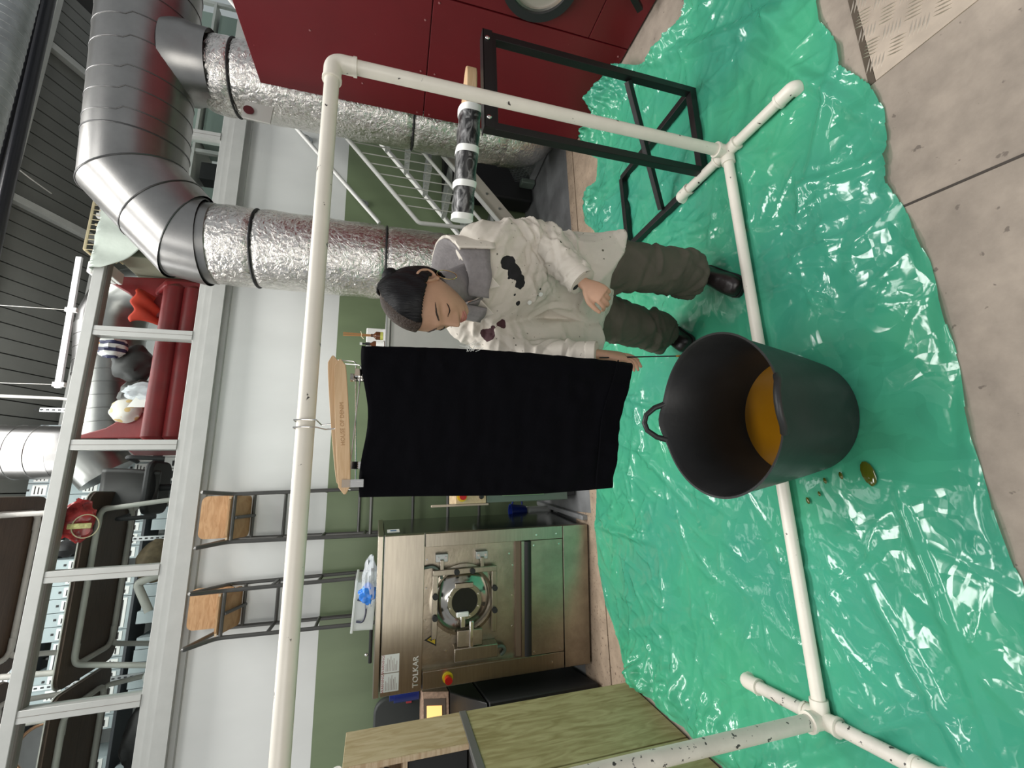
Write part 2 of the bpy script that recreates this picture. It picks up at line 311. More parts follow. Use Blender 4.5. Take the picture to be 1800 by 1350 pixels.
# roof: sloping boards, rising towards the camera
RS = .47
def roofz(y): return 5.02+(6.0-y)*RS
ceil = MB(); ceil.add([(-4.5, 6.9, roofz(6.9)+.03), (6.5, 6.9, roofz(6.9)+.03), (6.5, 3.6, roofz(3.6)+.03), (-4.5, 3.6, roofz(3.6)+.03), (-4.5, 6.9, roofz(6.9)+.08), (6.5, 6.9, roofz(6.9)+.08), (6.5, 3.6, roofz(3.6)+.08), (-4.5, 3.6, roofz(3.6)+.08)], [(0,1,2,3),(7,6,5,4),(0,4,5,1),(1,5,6,2),(2,6,7,3),(3,7,4,0)])
ceil = struct(ceil.obj('ceiling', mat('roof_gap', (.02, .02, .018), .8), smooth=False))
bw = .155
for i in range(58):
    x = -3.0+i*bw; zo = rng.uniform(-.004, .004)
    p = MB(); p.bar((x+bw/2, 6.9, roofz(6.9)+zo), (x+bw/2, 3.6, roofz(3.6)+zo), bw-.012, .03); p.obj('roof_board', M_CLAD, ceil, smooth=False)
for yy in (5.25, 6.15):
    b = MB(); b.bar((-4.5, yy, roofz(yy)-.09), (6.5, yy, roofz(yy)-.09), .075, .12); b.obj('purlin', M_BEAM, ceil, smooth=False)
for xx in (3.12, 5.1, .3):
    b = MB(); b.bar((xx, 6.8, roofz(6.8)-.06), (xx, 3.6, roofz(3.6)-.06), .08, .08); b.obj('rafter', M_BEAM, ceil, smooth=False)
# ------------------------------------------------------------------ glazed balustrade
bal = thing('glazed_balustrade', 'grey framed glazed balustrade along the edge of the mezzanine', 'balustrade', (.5, 4.22, 2.99))
b = MB(); b.box((-4.2, 4.17, 3.74), (6, 4.27, 3.815)); b.obj('top_rail', M_GREY, bal, bevel=.004)
b = MB(); b.box((-4.2, 4.18, 2.99), (6, 4.27, 3.05)); b.obj('bottom_rail', M_GREY, bal, bevel=.004)
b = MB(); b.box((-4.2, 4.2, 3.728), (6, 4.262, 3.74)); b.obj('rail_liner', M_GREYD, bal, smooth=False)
PX = [-4.2, -3.25, -2.32, -1.39, -.52, .42, 1.345, 2.35, 3.35, 4.35, 5.4]
for x in PX:
    b = MB(); b.box((x-.04, 4.175, 3.05), (x+.04, 4.265, 3.74)); q = b.obj('post', M_GREY, bal, bevel=.003)
    b = MB(); b.box((x-.0015, 4.1738, 3.05), (x+.0015, 4.176, 3.74)); b.obj('joint_line', M_GREYD, q, smooth=False)
for x0, x1 in zip(PX, PX[1:]):
    b = MB(); b.box((x0+.04, 4.222, 3.05), (x1-.04, 4.228, 3.74)); b.obj('glass_pane', M_GLASS, bal, smooth=False)
# ------------------------------------------------------------------ pipes and duct under the roof
def straight(name, pts, r, m, label, cat, seg=14):
    b = MB(); b.tube(pts, r, seg); return tag(b.obj(name, m), label, cat)
straight('ceiling_pipe', [at(87, -60, Y=4.35), at(-71, 560, Y=4.35)], .032, M_DARKP, 'thin dark pipe running under the roof next to the pale purlin', 'pipe')
straight('ceiling_pipe', [at(100, -60, Y=4.3), at(-39, 560, Y=4.3)], .045, M_DARKP, 'thicker dark pipe beside the big ceiling duct', 'pipe')
def spiral(b, pts, r, step, seg=28, lip=.006):            # round duct with a standing seam every step
    P = [Vector(p) for p in pts]; out = []; rr = []
    for p, q in zip(P, P[1:]):
        n = max(1, int((q-p).length/step))
        for i in range(n):
            c = p.lerp(q, i/n); d = (q-p).normalized()
            if i or not out:
                out += [c-d*.006, c-d*.003, c+d*.003, c+d*.006]; rr += [r, r+lip, r+lip, r]
    out.append(P[-1]); rr.append(r); b.tube(out, rr, seg); return b
b = MB(); spiral(b, [at(38, -90, Y=4.0), at(-106, 420, Y=4.0)], .17, .07, lip=.003); tag(b.obj('ceiling_duct', M_GALVD), 'large dull spiral duct high under the roof, above the dark pipes', 'duct')
b = MB(); b.tube([at(0, 272, Y=4.5), at(55, 315, Y=4.9), at(90, 340, Y=5.3)], .006, 6); tag(b.obj('hanging_cord', M_TUBEW), 'thin pale cord slanting down from the roof', 'cord')
# ------------------------------------------------------------------ main ventilation duct
duct = thing('ventilation_duct', 'large galvanised duct with an elbow above a foil wrapped drop', 'duct', (1.75, 3.3, 0))
VX, VY, R = 1.752, 3.3, .290
E0 = Vector((VX, VY, 2.70)); D2x = Vector((.985, -.14, .0)).normalized()
HZ = 3.17
M_SEAM = mat('duct_seam', (.10, .10, .10), .4, .7)
b = MB(); b.tube([Vector((VX, VY, HZ))+D2x*.60, Vector((VX, VY, HZ))+D2x*3.4], R, 48); run = b.obj('spiral_run', M_GALV, duct)
for i in range(17):
    c = Vector((VX, VY, HZ))+D2x*(.72+.165*i+(.0 if i > 2 else -.02*i)); sv = D2x.cross(up_ := Vector((0, 0, 1))).normalized(); b = MB(); b.tube([c+(sv*math.cos(2*PI*k/48)+Vector((0, 0, 1))*math.sin(2*PI*k/48))*(R+.0005)+D2x*.028*(k/48-.5) for k in range(48)], .0036, 6, closed=True); b.obj('seam', M_SEAM, run)
def gore(p, q, np_, nq, r, seg=40):                       # a mitred duct piece between two cutting planes
    p, q = Vector(p), Vector(q); d = (q-p).normalized(); a = d.cross(Vector((0, 1, .1))).normalized(); c = d.cross(a); R_ = []
    for o, n in ((p, np_), (q, nq)):
        n = Vector(n).normalized(); ring = []
        for k in range(seg):
            e = o+(a*math.cos(2*PI*k/seg)+c*math.sin(2*PI*k/seg))*r; ring.append(e-d*((e-o).dot(n)/d.dot(n)))
        R_.append(ring)
    return R_
up_ = Vector((0, 0, 1))
K0 = E0+up_*.0; K1 = E0+up_*.165; K2 = Vector((VX, VY, HZ))+D2x*.38-up_*.0
K1b = Vector((VX+.03, VY, 2.83)); K2 = Vector((VX, VY, HZ))+D2x*.40; K3 = Vector((VX, VY, HZ))+D2x*.62
d1 = (K2-K1b).normalized(); n1 = (up_+d1).normalized(); n2 = (d1+D2x).normalized()
mid = K1b.lerp(K2, .46)
for nm, p, q, a_, c_ in (('elbow_collar', E0, K1b, up_, n1), ('elbow_segment', K1b, mid, n1, d1), ('elbow_segment', mid, K2, d1, n2), ('elbow_segment', K2, K3, n2, D2x)):
    b = MB(); g = gore(p, q, a_, c_, R*1.0); b.rings(g, False)
    o = b.obj(nm, M_GALV, duct)
    s_ = MB(); s_.tube(g[1], .006, 6, closed=True); s_.obj('seam', M_SEAM, o)
b = MB(); b.tube([E0-up_*.05, E0+up_*.03], R-.01, 40); b.obj('collar_ring', M_GALV, duct)
def crinkle(p, q, r, parent, seed, bands=(), name='foil_wrap'):
    p, q = Vector(p), Vector(q); n = int((q-p).length/.02); b = MB(); R_ = []
    for i in range(n+1):
        c = p.lerp(q, i/n); e = min(i, n-i); rr = r*(1-.10*math.exp(-e/1.6)); ring = []
        for bd in bands:
            t = abs((c-p).length-bd); rr -= .014*math.exp(-(t/.022)**2)
        for k in range(56):
            a = 2*PI*k/56; f = rr+.007*noise.noise((math.cos(a)*7+seed, math.sin(a)*7, i*.13))+.004*noise.noise((math.cos(a)*19, math.sin(a)*19+seed, i*.4))
            ring.append(c+Vector((math.cos(a)*f, math.sin(a)*f, 0)))
        R_.append(ring)
    b.rings(R_); o = b.obj(name, M_FOIL, parent)
    for bd in bands:
        c = p.lerp(q, bd/(q-p).length); s_ = MB(); s_.tube([c+Vector((math.cos(a)*(r-.004), math.sin(a)*(r-.004), 0)) for a in [2*PI*k/36 for k in range(36)]], .008, 6, closed=True); s_.obj('strap', M_RUB, o)
    return o
crinkle((VX, VY, 2.685), (VX, VY, .02), .280, duct, 3, (.30, .72, 1.19, 1.66))
# second drop, from a saddle on the spiral run
S2 = Vector((3.06, 3.12, HZ-.12))
sx = MB()
for_r = []
for t, rr in ((-.02, .272), (.10, .270), (.14, .256), (.24, .252)):
    c = S2-up_*(.06+t); for_r.append([c+Vector((math.cos(2*PI*k/36)*rr, math.sin(2*PI*k/36)*rr, 0)) for k in range(36)])
sx.rings(for_r, False); sx.obj('saddle', M_GALV, duct)
o = crinkle((3.06, 3.16, 2.815), (3.06, 3.16, .52), .262, duct, 9, (.20, 1.495), 'foil_branch')
rg = []
for t in range(9):
    a = t/8*PI*.42; c = Vector((3.06, 3.16, .54))+Vector((.22*(1-math.cos(a)), .02, -.30*math.sin(a))); d = Vector((.22*math.sin(a), 0, -.30*math.cos(a))).normalized(); u = Vector((0, 1, 0)); v = d.cross(u)
    rg.append([c+(u*math.cos(2*PI*k/30)+v*math.sin(2*PI*k/30))*(.256+.01*noise.noise((t*.8, k*.5, 2))) for k in range(30)])
b = MB(); b.rings(rg); b.obj('foil_bend', M_FOIL, duct)
pl = MB(); P0 = at(420, 178, Y=2.86); pl.bar(at(428, 192, Y=2.86), at(478, 204, Y=2.86), .012, .13, up=(-1, 0, .2)); ap = pl.obj('access_plate', mat('grey_plate', (.45, .44, .41), .5), duct, smooth=False)
pl = MB(); pl.disc(at(437, 193, Y=2.84), (0, -1, -.2), .032); pl.obj('red_handle', mat('maroon_knob', (.09, .012, .015), .4), ap)
# ------------------------------------------------------------------ tall chairs
def tall_chair(x0, x1, yf, zs, label):
    t = thing('tall_chair', label, 'chair', ((x0+x1)/2, yf+.17, 0), 'tall chairs along the wall')
    dp = .27; r = .0145; tl = .07; yb = yf+dp; za = zs+.17
    for x, sx_ in ((x0, -1), (x1, 1)):
        ox = x+sx_*.03
        b = MB(); b.tube(bend([(ox, yf, 0), (x, yf, zs), (x+sx_*.02, yf-.14, za), (x, yb, zs+.02), (ox, yb, 0)], .05), r, 8)
        b.obj('side_frame', M_TUBE, t)
        for zz in (.30, .62, .94, 1.26, 1.58, 1.90, 2.22):
            if zz < zs-.2:
                b = MB(); b.tube([(x+(ox-x)*(1-zz/zs), yf, zz), (x, yb, zz)], r*.9, 8); b.obj('side_rung', M_TUBE, t)
    for yy, zz in ((yf, zs-.02), (yb, zs-.02-tl), (yf, zs-.48), (yb, zs-.32), (yf, zs-1.0), (yb, zs-.9), (yb, zs-1.35), (yf, zs-1.62), (yb, zs-1.95)):
        b = MB(); b.tube([(x0-.004, yy, zz), (x1+.004, yy, zz)], r*.9, 8); b.obj('cross_rung', M_TUBE, t)
    b = MB(); b.tube([((x0+x1)/2, yf, zs-.03), ((x0+x1)/2, yb, zs-.03-tl)], r*.9, 8); b.obj('seat_brace', M_TUBE, t)
    b = MB(); b.poly([((x0+x1)/2+px, yf+dp/2-.01+py, zs-tl*(py/dp+.5)) for px, py in rrect(x1-x0-.03, dp+.02, .04)], (0, 0, .014)); b.obj('seat', M_PLY, t)
    b = MB(); b.poly([((x0+x1)/2+px, yf-.013, zs+pz+.007) for px, pz in rrect(x1-x0-.03, .014, .003)], (0, .003, 0)); b.obj('seat_edge', M_PLYE, t)
    w_ = x1-x0-.02
    b = MB(); b.poly([((x0+x1)/2+px, yb-.03, zs+.12+pz) for px, pz in rrect(w_, .30, .045)], (0, .012, 0)); b.obj('backrest', M_PLY, t)
    return t
c_a = at(395, 953, Y=3.87); c_b = at(395, 869, Y=3.87); tall_chair(c_a.x, c_b.x, 3.87, 2.535, 'tall tube framed chair with ply seat, further right, its legs behind the hanging skirt')
c_a = at(372, 1123, Y=3.87); c_b = at(378, 1040, Y=3.87); tall_chair(c_a.x, c_b.x, 3.87, 2.535, 'tall tube framed chair with ply seat, further left, rising behind the washing machine')
# ------------------------------------------------------------------ stairs
st = thing('staircase', 'white steel staircase with galvanised open treads and baluster guard against the green wall', 'stairs', (2.9, 3.85, 0))
SL = .86
def stz(x, z0): return z0+(x-2.5)*SL
for y, nm, z0 in ((3.55, 'near_stringer', .44), (4.1, 'wall_stringer', .68)):
    b = MB(); e = []
    for x in (2.28, 4.6): e.append((x, stz(x, z0)))
    hs_ = .11 if y < 4 else .03; b.poly([(2.28, y, max(0, stz(2.28, z0)-hs_)), (4.6, y, stz(4.6, z0)-hs_), (4.6, y, stz(4.6, z0)+hs_), (2.28, y, stz(2.28, z0)+hs_)], (0, .012, 0)); o = b.obj(nm, mat('beige_stringer', (.48, .44, .38), .5) if y < 4 else M_WHITE, st, smooth=False)
    b = MB(); b.bar((2.28, y-.012, stz(2.28, z0)+hs_), (4.6, y-.012, stz(4.6, z0)+hs_), .05, .012, up=(0, 0, 1)); b.obj('flange', M_WHITE, o, smooth=False)
    if y < 4:
        for x in (2.58, 2.72, 2.87, 3.02): q = MB(); q.disc((x, y-.006, stz(x, z0)-.03+(.06 if int(x*100) % 2 else 0)), (0, -1, 0), .012, 10, .008); q.obj('bolt', M_GALVD, o)
for n in range(1, 12):
    z = .195*n-.02; x = 2.5+(z-.715)/SL
    b = MB(); b.box((x-.02, 3.565, z-.03), (x+.22, 4.09, z)); o = b.obj('tread', M_GALVD, st, smooth=False)
    b = MB(); b.box((x-.03, 3.565, z-.045), (x-.02, 4.09, z+.004)); b.obj('nosing', mat('bright_zinc', (.5, .51, .5), .5, .6, var=.3, vscale=40), o, smooth=False)
RT = [(4.6, 3.55, 1.904+(4.6-3.111)*SL), (2.311, 3.55, 1.225), (2.345, 3.55, .45)]
b = MB(); b.tube(bend(RT, .03), .019, 10); b.obj('guard_rail', M_WHITE, st)
b = MB(); b.tube([(4.6, 3.55, 1.246+(4.6-3.11)*SL), (2.36, 3.55, .605)], .016, 10); b.obj('guard_bottom_rail', M_WHITE, st)
for i in range(22):
    x = 2.47+i*.093; b = MB(); b.tube([(x, 3.55, 1.225+(x-2.311)*SL), (x, 3.55, .605+(x-2.36)*SL)], .005, 6); b.obj('baluster', M_TUBEW, st)
hr = thing('handrail', 'white round handrail fixed to the wall above the stairs', 'handrail', (2.7, 4.12, 1.6))
b = MB(); b.tube([(2.622, 4.12, 1.569), (4.2, 4.12, 1.569+1.578*.886)], .02, 10); b.obj('rail', M_WHITE, hr)
for x in (2.86, 3.5):
    b = MB(); z = 1.569+(x-2.622)*.886; b.tube([(x, 4.12, z-.015), (x, 4.14, z-.06), (x, 4.195, z-.06)], .007, 8); b.disc((x, 4.193, z-.06), (0, 1, 0), .036, 16, .012); b.obj('bracket', M_GALVD, hr)
b = MB(); b.box((3.0, 3.92, 0), (3.9, 4.14, .95)); tag(b.obj('dark_block', M_RUB, bevel=.02), 'plain black box standing for the dark below the stairs', 'box')  # black block put in for the deep dark behind the screen
# perforated guard
pg = thing('perforated_guard', 'perforated grey metal screen standing at the foot of the stairs', 'screen', (3.2, 3.6, 0))
b = MB(); u0 = (3.195, 3.89); u1 = (3.24, 3.30)
b = MB(); nu = 26
def gh(y): return max(.03, min(.46, .05+.72*(4.1-y)))
for i in range(nu+1):
    y = u0[1]+(u1[1]-u0[1])*i/nu; x = u0[0]+(u1[0]-u0[0])*i/nu; b.bar((x, y, 0), (x, y, gh(y)), .011, .004, up=(1, 0, 0))
for j in range(14):
    z = .035*j; ye = min(4.1, 4.1-(z-.05)/.72); b.bar((u0[0]+(u1[0]-u0[0])*(3.89-min(3.89, ye))/.59, min(3.89, ye), z), (u1[0], u1[1], z), .004, .010)
o = b.obj('mesh_sheet', M_GALVD, pg, smooth=False); o['kind'] = 'stuff'
b = MB(); b.bar((3.195, 3.89, .03), (3.24, 3.30, .03), .03, .06); b.obj('bottom_channel', M_GPAINT, pg, bevel=.003)
b = MB(); b.box((3.13, 3.80, 0), (3.185, 3.90, .15)); b.obj('corner_post', M_GREYP, pg, bevel=.01)
b = MB(); b.poly([(3.262, 3.3, 0), (3.262, 3.88, 0), (3.262, 3.58, .36), (3.262, 3.3, .42)], (.01, 0, 0)); tag(b.obj('pale_backing', M_LABEL, smooth=False), 'pale board added behind the perforated screen to make its holes bright', 'board')  # backing added so the screen's holes come out bright
# ------------------------------------------------------------------ red cabinet (dryer)
rc = thing('red_dryer', 'big red enamel dryer cabinet at the right with bolted side panels', 'dryer', (3.3, 1.6, 0))
XR = 2.8
def panel(nm, pts, m=M_RED, th=.03): b = MB(); b.poly([(XR, y, z) for y, z in pts], (th, 0, 0)); return b.obj(nm, m, rc, bevel=.003, smooth=False)
ztop = 2.378
panel('side_panel', [(2.88, 1.264), (2.88, ztop), (.4, 2.50), (.4, 1.33), (2.0, 1.290)])
panel('side_panel', [(2.88, 0.012), (2.88, 1.258), (2.0, 1.284), (1.995, .012)])
panel('side_panel', [(1.988, .30), (1.99, 1.284), (.4, 1.324), (.4, .30)])
panel('plinth', [(1.988, .012), (1.988, .296), (.4, .296), (.4, .012)])
b = MB(); b.box((XR+.03, .4, .02), (4.1, 2.86, 2.34)); b.obj('carcass', M_RED, rc, smooth=False)
for y, z in ((2.85, 1.31), (2.5, 1.315), (2.15, 1.32), (2.85, 1.22), (2.5, 1.22), (2.03, 1.25), (2.85, .05), (2.05, .05), (2.4, 2.0), (2.7, 1.7)):
    b = MB(); b.disc((XR-.002, y, z), (1, 0, 0), .006, 8, .004); b.obj('screw', mat('screw_head', (.3, .12, .12), .5), rc)
pc = at(950, -42, X=XR); 
def ring_x(c, r0, r1, x0, x1, seg=40):
    return [[Vector((x, c.y+math.cos(2*PI*k/seg)*r, c.z+math.sin(2*PI*k/seg)*r)) for k in range(seg)] for x, r in ((x0, r0), (x1, r0), (x1, r1), (x0, r1))]
b = MB(); b.rings(ring_x(pc, .225, .175, XR, XR-.04), False, True); pd = b.obj('porthole', M_RUB, rc)
b = MB(); b.rings(ring_x(pc, .175, .155, XR-.01, XR-.03), False, True); b.obj('porthole_rim', M_CHROME, pd)
b = MB(); b.disc((XR-.012, pc.y, pc.z), (1, 0, 0), .165, 32, .01); b.obj('porthole_glass', mat('cream_door', (.35, .31, .27), .4), pd)
b = MB(); b.bar(at(1100, -30, X=2.74), at(1125, 16, X=2.74), .035, .035); b.obj('foot_bar', M_BLK, rc, smooth=False)
# ------------------------------------------------------------------ stainless washing machine (local frame: x along its front, y inwards)
WA = .105
WM = Matrix.Translation((-1.225, 3.179, 0)) @ Matrix.Rotation(-WA, 4, 'Z')
wm = thing('washing_machine', 'stainless steel industrial washing machine with round dished door', 'washing machine', (-.75, 3.6, 0))
def wp(nm, m, a, c, bev=.002, par=None): b = MB(WM); b.box(a, c); return b.obj(nm, m, par or wm, bevel=bev)
def lx(X): return (X+1.19)/.888*.95
W_ = .95
wp('body', mat('washer_side', (.24, .25, .24), .16, 1, var=.1, vscale=3), (.004, .05, .01), (W_-.001, .62, 1.44))
wp('top_lid', M_STEEL, (-.004, -.006, 1.443), (W_+.004, .625, 1.478), .004)
tp = wp('control_panel', M_STEEL, (0, -.004, 1.185), (W_, .05, 1.436))
wp('left_column', M_STEEL, (0, 0, .21), (.105, .05, 1.179)); wp('right_column', M_STEEL, (.865, 0, .21), (W_, .05, 1.179))
wp('lower_panel', M_STEELD, (.108, .002, .21), (.862, .05, .45)); wp('plinth', M_STEELD, (0, 0, .012), (W_, .05, .204))
wp('recess_back', M_STEELD, (.105, .036, .50), (.865, .055, 1.185), 0)
wp('recess_side', M_STEEL, (.105, .0, .47), (.112, .04, 1.18), 0); wp('recess_sill', M_STEEL, (.11, -.004, .50), (.862, .04, .520), 0); wp('sill_band', mat('brown_band', (.16, .11, .075), .5), (.11, .012, .521), (.862, .037, .556), 0)
b = MB(WM); b.tube([(.112, .012, .475), (.86, .012, .475)], .030, 16); b.obj('rubber_roll', M_RUB, wm)
DC = (.515, .92)
def ringy(prof, seg=44): return [[Vector((DC[0]+math.cos(2*PI*k/seg)*r, y, DC[1]+math.sin(2*PI*k/seg)*r)) for k in range(seg)] for r, y in prof]
b = MB(WM); b.rings(ringy([(.225, .036), (.225, .016), (.205, .012), (.198, .03)]), False); dr = b.obj('door_flange', M_STEEL, wm)
b = MB(WM); b.rings(ringy([(.198, .03), (.175, .012), (.14, -.012), (.118, -.022), (.112, -.03), (.086, -.03), (.083, -.02)]), False); db = b.obj('door', mat('polished_door', (.46, .44, .40), .2, 1), wm)
b = MB(WM); b.disc((DC[0], -.02, DC[1]), (0, 1, 0), .084, 36, .008); b.obj('door_glass', M_DGLASS, db)
for k in range(8):
    a = PI/8+k*PI/4; b = MB(WM); b.disc((DC[0]+math.cos(a)*.1, -.033, DC[1]+math.sin(a)*.1), (0, 1, 0), .006, 8, .006); b.obj('bolt', M_CHROME, db)
for a, c in (((.30, -.02, 1.095), (.70, .0, 1.13)), ((.30, -.02, .70), (.70, .0, .735)), ((.685, -.022, .70), (.72, -.002, 1.13))):
    wp('clamp_bar', M_STEEL, a, c, .003)
for x, z in ((.43, 1.112), (.56, 1.112), (.44, .717), (.58, .717), (.702, .87), (.702, .975)):
    b = MB(WM); b.disc((x, -.03, z), (0, 1, 0), .018, 16, .02); b.obj('clamp_knob', M_RUB, wm)
for z in (.80, 1.07):
    o = wp('hinge', M_GALVD, (.765, .0, z-.04), (.815, .037, z+.04)); wp('hinge_arm', M_STEEL, (.71, -.016, z-.012), (.78, -.004, z+.012), .002, o)
    for dz in (-.024, .024): b = MB(WM); b.disc((.792, -.002, z+dz), (0, 1, 0), .008, 8, .006); b.obj('bolt', M_CHROME, o)
lb = wp('latch_box', M_STEEL, (.155, -.045, .70), (.235, .036, .985), .004); wp('latch_plate', M_STEELD, (.235, -.03, .80), (.335, .0, .965), .004, lb); wp('latch_handle', M_CHROME, (.24, -.062, .865), (.40, -.04, .892), .006, lb)
wp('door_catch', M_LABEL, (.425, -.05, .895), (.455, -.03, .975), .006, db); wp('catch_hinge', M_CHROME, (.36, -.045, .918), (.43, -.03, .948), .004, db); wp('hinge_block', M_STEELD, (.60, -.04, .865), (.632, -.02, .985), .003, db)
b = MB(WM); b.tube(bend([(.195, .0, .70), (.20, .0, .655), (.165, .01, .63), (.135, .02, .66)], .04), .011, 8); b.obj('cable', M_GREYP, wm)
b = MB(WM); b.tube(bend([(.73, .02, 1.19), (.74, .01, 1.12), (.70, .0, 1.075), (.66, 0, 1.07)], .04), .009, 8); b.obj('cable', M_GREYP, wm)
eb = MB(WM); eb.disc((.055, -.006, 1.02), (0, 1, 0), .034, 24, .012); e1 = eb.obj('stop_button_base', M_YEL, wm); eb = MB(WM); eb.cyl((.055, -.01, 1.02), (.055, -.05, 1.02), .02, .024); eb.obj('stop_button', M_ESTOP, e1)
def fm(x, y, z): return WM @ frame_mtx((x, y, z), (1, 0, 0), (0, 0, 1))
for x0 in (.025, .135):
    s1 = wp('warning_sticker', M_LABEL, (x0, -.0056, 1.325), (x0+.105, -.004, 1.432), 0, tp)
    text('sticker_heading', 'WARNING!', .0215, fm(x0+.052, -.0058, 1.4205), mat('red_print', (.35, .02, .03), .7), s1, .0002)
    for i in range(8):
        b = MB(WM); b.box((x0+.008, -.006, 1.402-i*.0092), (x0+.008+.09*[.62, .5, .85, .75, .95, .7, .8, .4][(i+int(x0*10)) % 8], -.0055, 1.4045-i*.0092)); b.obj('sticker_line', mat('grey_print', (.3, .2, .18), .7), s1, smooth=False)
text('maker_name', 'TOLKAR', .048, fm(.118, -.006, 1.222), mat('bright_letters', (.82, .8, .76), .35, .3), tp, .002)
tr = MB(WM); tr.poly([(.235, .0345, 1.092), (.325, .0345, 1.092), (.28, .0345, 1.170)], (0, .001, 0)); t1 = tr.obj('hazard_triangle', M_INK, wm, smooth=False)
tr = MB(WM); tr.poly([(.250, .0335, 1.100), (.310, .0335, 1.100), (.28, .0335, 1.152)], (0, .001, 0)); t2 = tr.obj('hazard_field', mat('hazard_yellow', (.55, .38, .02), .6), t1, smooth=False)
tr = MB(WM); tr.poly([(.283, .0325, 1.140), (.270, .0325, 1.121), (.280, .0325, 1.121), (.273, .0325, 1.103), (.292, .0325, 1.126), (.281, .0325, 1.126)], (0, .001, 0)); tr.obj('hazard_symbol', M_INK, t2, smooth=False)
for x, z in ((.13, .24), (.83, .24), (.83, .43), (.13, .43), (.90, .26), (.90, .41), (.05, .3), (.30, 1.0), (.2, 1.03), (.78, .6), (.5, .575), (.3, .575), (.7, .575), (.4, 1.165), (.6, 1.165), (.78, 1.165)):
    b = MB(WM); b.disc((x, .0 if z < .5 and x < .11 or x > .86 else (.001 if z < .5 else .034), z), (0, 1, 0), .006, 8, .008); b.obj('screw', M_CHROME, wm)
cs = MB(WM); cs.box((W_-.001, .12, 1.34), (W_+.0015, .22, 1.42)); cs = cs.obj('card_label', M_LABEL, wm, smooth=False); b = MB(WM); b.box((W_+.001, .15, 1.36), (W_+.003, .19, 1.40)); b.obj('label_picture', mat('blue_print', (.1, .2, .35), .6), cs, smooth=False)
# things on the washer
bx = thing('storage_box', 'clear plastic storage box with dark handle, on its side on the washing machine', 'box', WM @ Vector((.40, .3, 1.478)))
BM = WM @ Matrix.Translation((.28, .30, 1.478)) @ Matrix.Rotation(.06, 4, 'Y') @ Matrix.Diagonal((1.22, 1, 1.08, 1))
b = MB(BM); 
for a, c in (((0, 0, .012), (.255, .006, .13)), ((0, .25, .012), (.255, .256, .13)), ((0, 0, .012), (.006, .256, .13)), ((.249, 0, .012), (.255, .256, .13)), ((0, 0, .012), (.255, .256, .018))): b.box(a, c)
b.obj('tray', M_MILKY, bx, smooth=False)
b = MB(BM); b.box((-.012, -.012, .13), (.267, .268, .145)); b.obj('lid', M_MILKY, bx, bevel=.004)
b = MB(BM); b.tube(bend([(.05, -.012, .115), (.05, -.03, .075), (.10, -.035, .062), (.16, -.035, .07), (.16, -.03, .075), (.165, -.012, .12)], .02), .006, 8); b.obj('handle', mat('navy_plastic', (.03, .035, .06), .4), bx)
for i in range(3): b = MB(BM); b.box((.07+i*.06, .02, .02), (.074+i*.06, .24, .11)); b.obj('divider', M_MILKY, bx, smooth=False)
def crumple(nm, c, sx, sy, sz, seed, m, label, cat, amp=.25, mx=None, parent=None, n=26):
    R_ = []
    for i in range(n//2+1):
        th = PI*(.03+.94*i/(n//2)); ring = []
        for k in range(n):
            a = 2*PI*k/n; d = Vector((math.sin(th)*math.cos(a), math.sin(th)*math.sin(a), math.cos(th)))
            f = 1+amp*noise.noise(d*2.1+Vector((seed, 0, 0)))+amp*.6*abs(noise.noise(d*5+Vector((0, seed, 0))))
            ring.append(Vector((c[0]+d.x*sx*f, c[1]+d.y*sy*f, max(c[2]-sz*.98, c[2]+d.z*sz*f))))
        R_.append(ring)
    b = MB(mx); b.rings(R_); o = b.obj(nm, m, parent)
    return o if parent else tag(o, label, cat)
bg_ = crumple('plastic_bag', WM @ Vector((.62, .22, 1.478+.043)), .14, .10, .045, 4, M_FILM, 'crumpled clear and blue plastic bag leaning on the storage box', 'bag', .4)
crumple('printed_panel', WM @ Vector((.57, .14, 1.478+.052)), .055, .03, .05, 8, M_BLUEF, '', '', .45, parent=bg_)
part_label(bg_.children[0], 'bright blue printed part of the bag')
b = MB(WM); b.tube([(.02, .42, 1.50), (.28, .42, 1.50)], .013, 10); g1 = tag(b.obj('gas_strut', M_BLK), 'black rod lying at the back left of the washer lid', 'rod'); b = MB(WM); b.ball((.075, .42, 1.526), .012); part_label(b.obj('ball_end', M_CHROME, g1), 'bright round end')
# ------------------------------------------------------------------ second machine behind the skirt
m2 = thing('green_machine', 'grey green enamelled machine half hidden behind the hanging skirt', 'machine', (.3, 3.6, 0))
M2 = Matrix.Translation((-.104, 3.27, 0)) @ Matrix.Rotation(.03, 4, 'Z')
b = MB(M2); b.box((0, 0, .07), (.85, .5, .72)); b.obj('body', M_GREYP, m2, bevel=.006)
b = MB(M2); b.box((.045, -.012, .27), (.8, .0, .60)); b.obj('front_panel', M_GRNP, m2, bevel=.003)
b = MB(M2); b.box((.10, -.01, .11), (.8, .0, .22)); b.obj('grille', M_RUB, m2, bevel=.003)
cp = MB(M2); cp.box((.0, -.006, .725), (.85, .30, .95)); cp = cp.obj('control_board', wood('pale_board', (.55, .40, .24), (.64, .50, .32), 7, (3, 1, 3)), m2, bevel=.003)
b = MB(M2); b.disc((.05, -.014, .905), (0, 1, 0), .036, 20, .014); e1 = b.obj('stop_button_base', M_YEL, cp); b = MB(M2); b.cyl((.05, -.02, .905), (.05, -.06, .905), .02, .025); b.obj('stop_button', M_ESTOP, e1)
b = MB(M2); b.cyl((.045, -.006, .76), (.045, -.03, .76), .018, .014); b.obj('knob', M_RUB, cp)
for x in (.03, .77): b = MB(M2); b.box((x, .01, 0), (x+.06, .07, .07)); b.obj('foot', M_RUB, m2, bevel=.006)
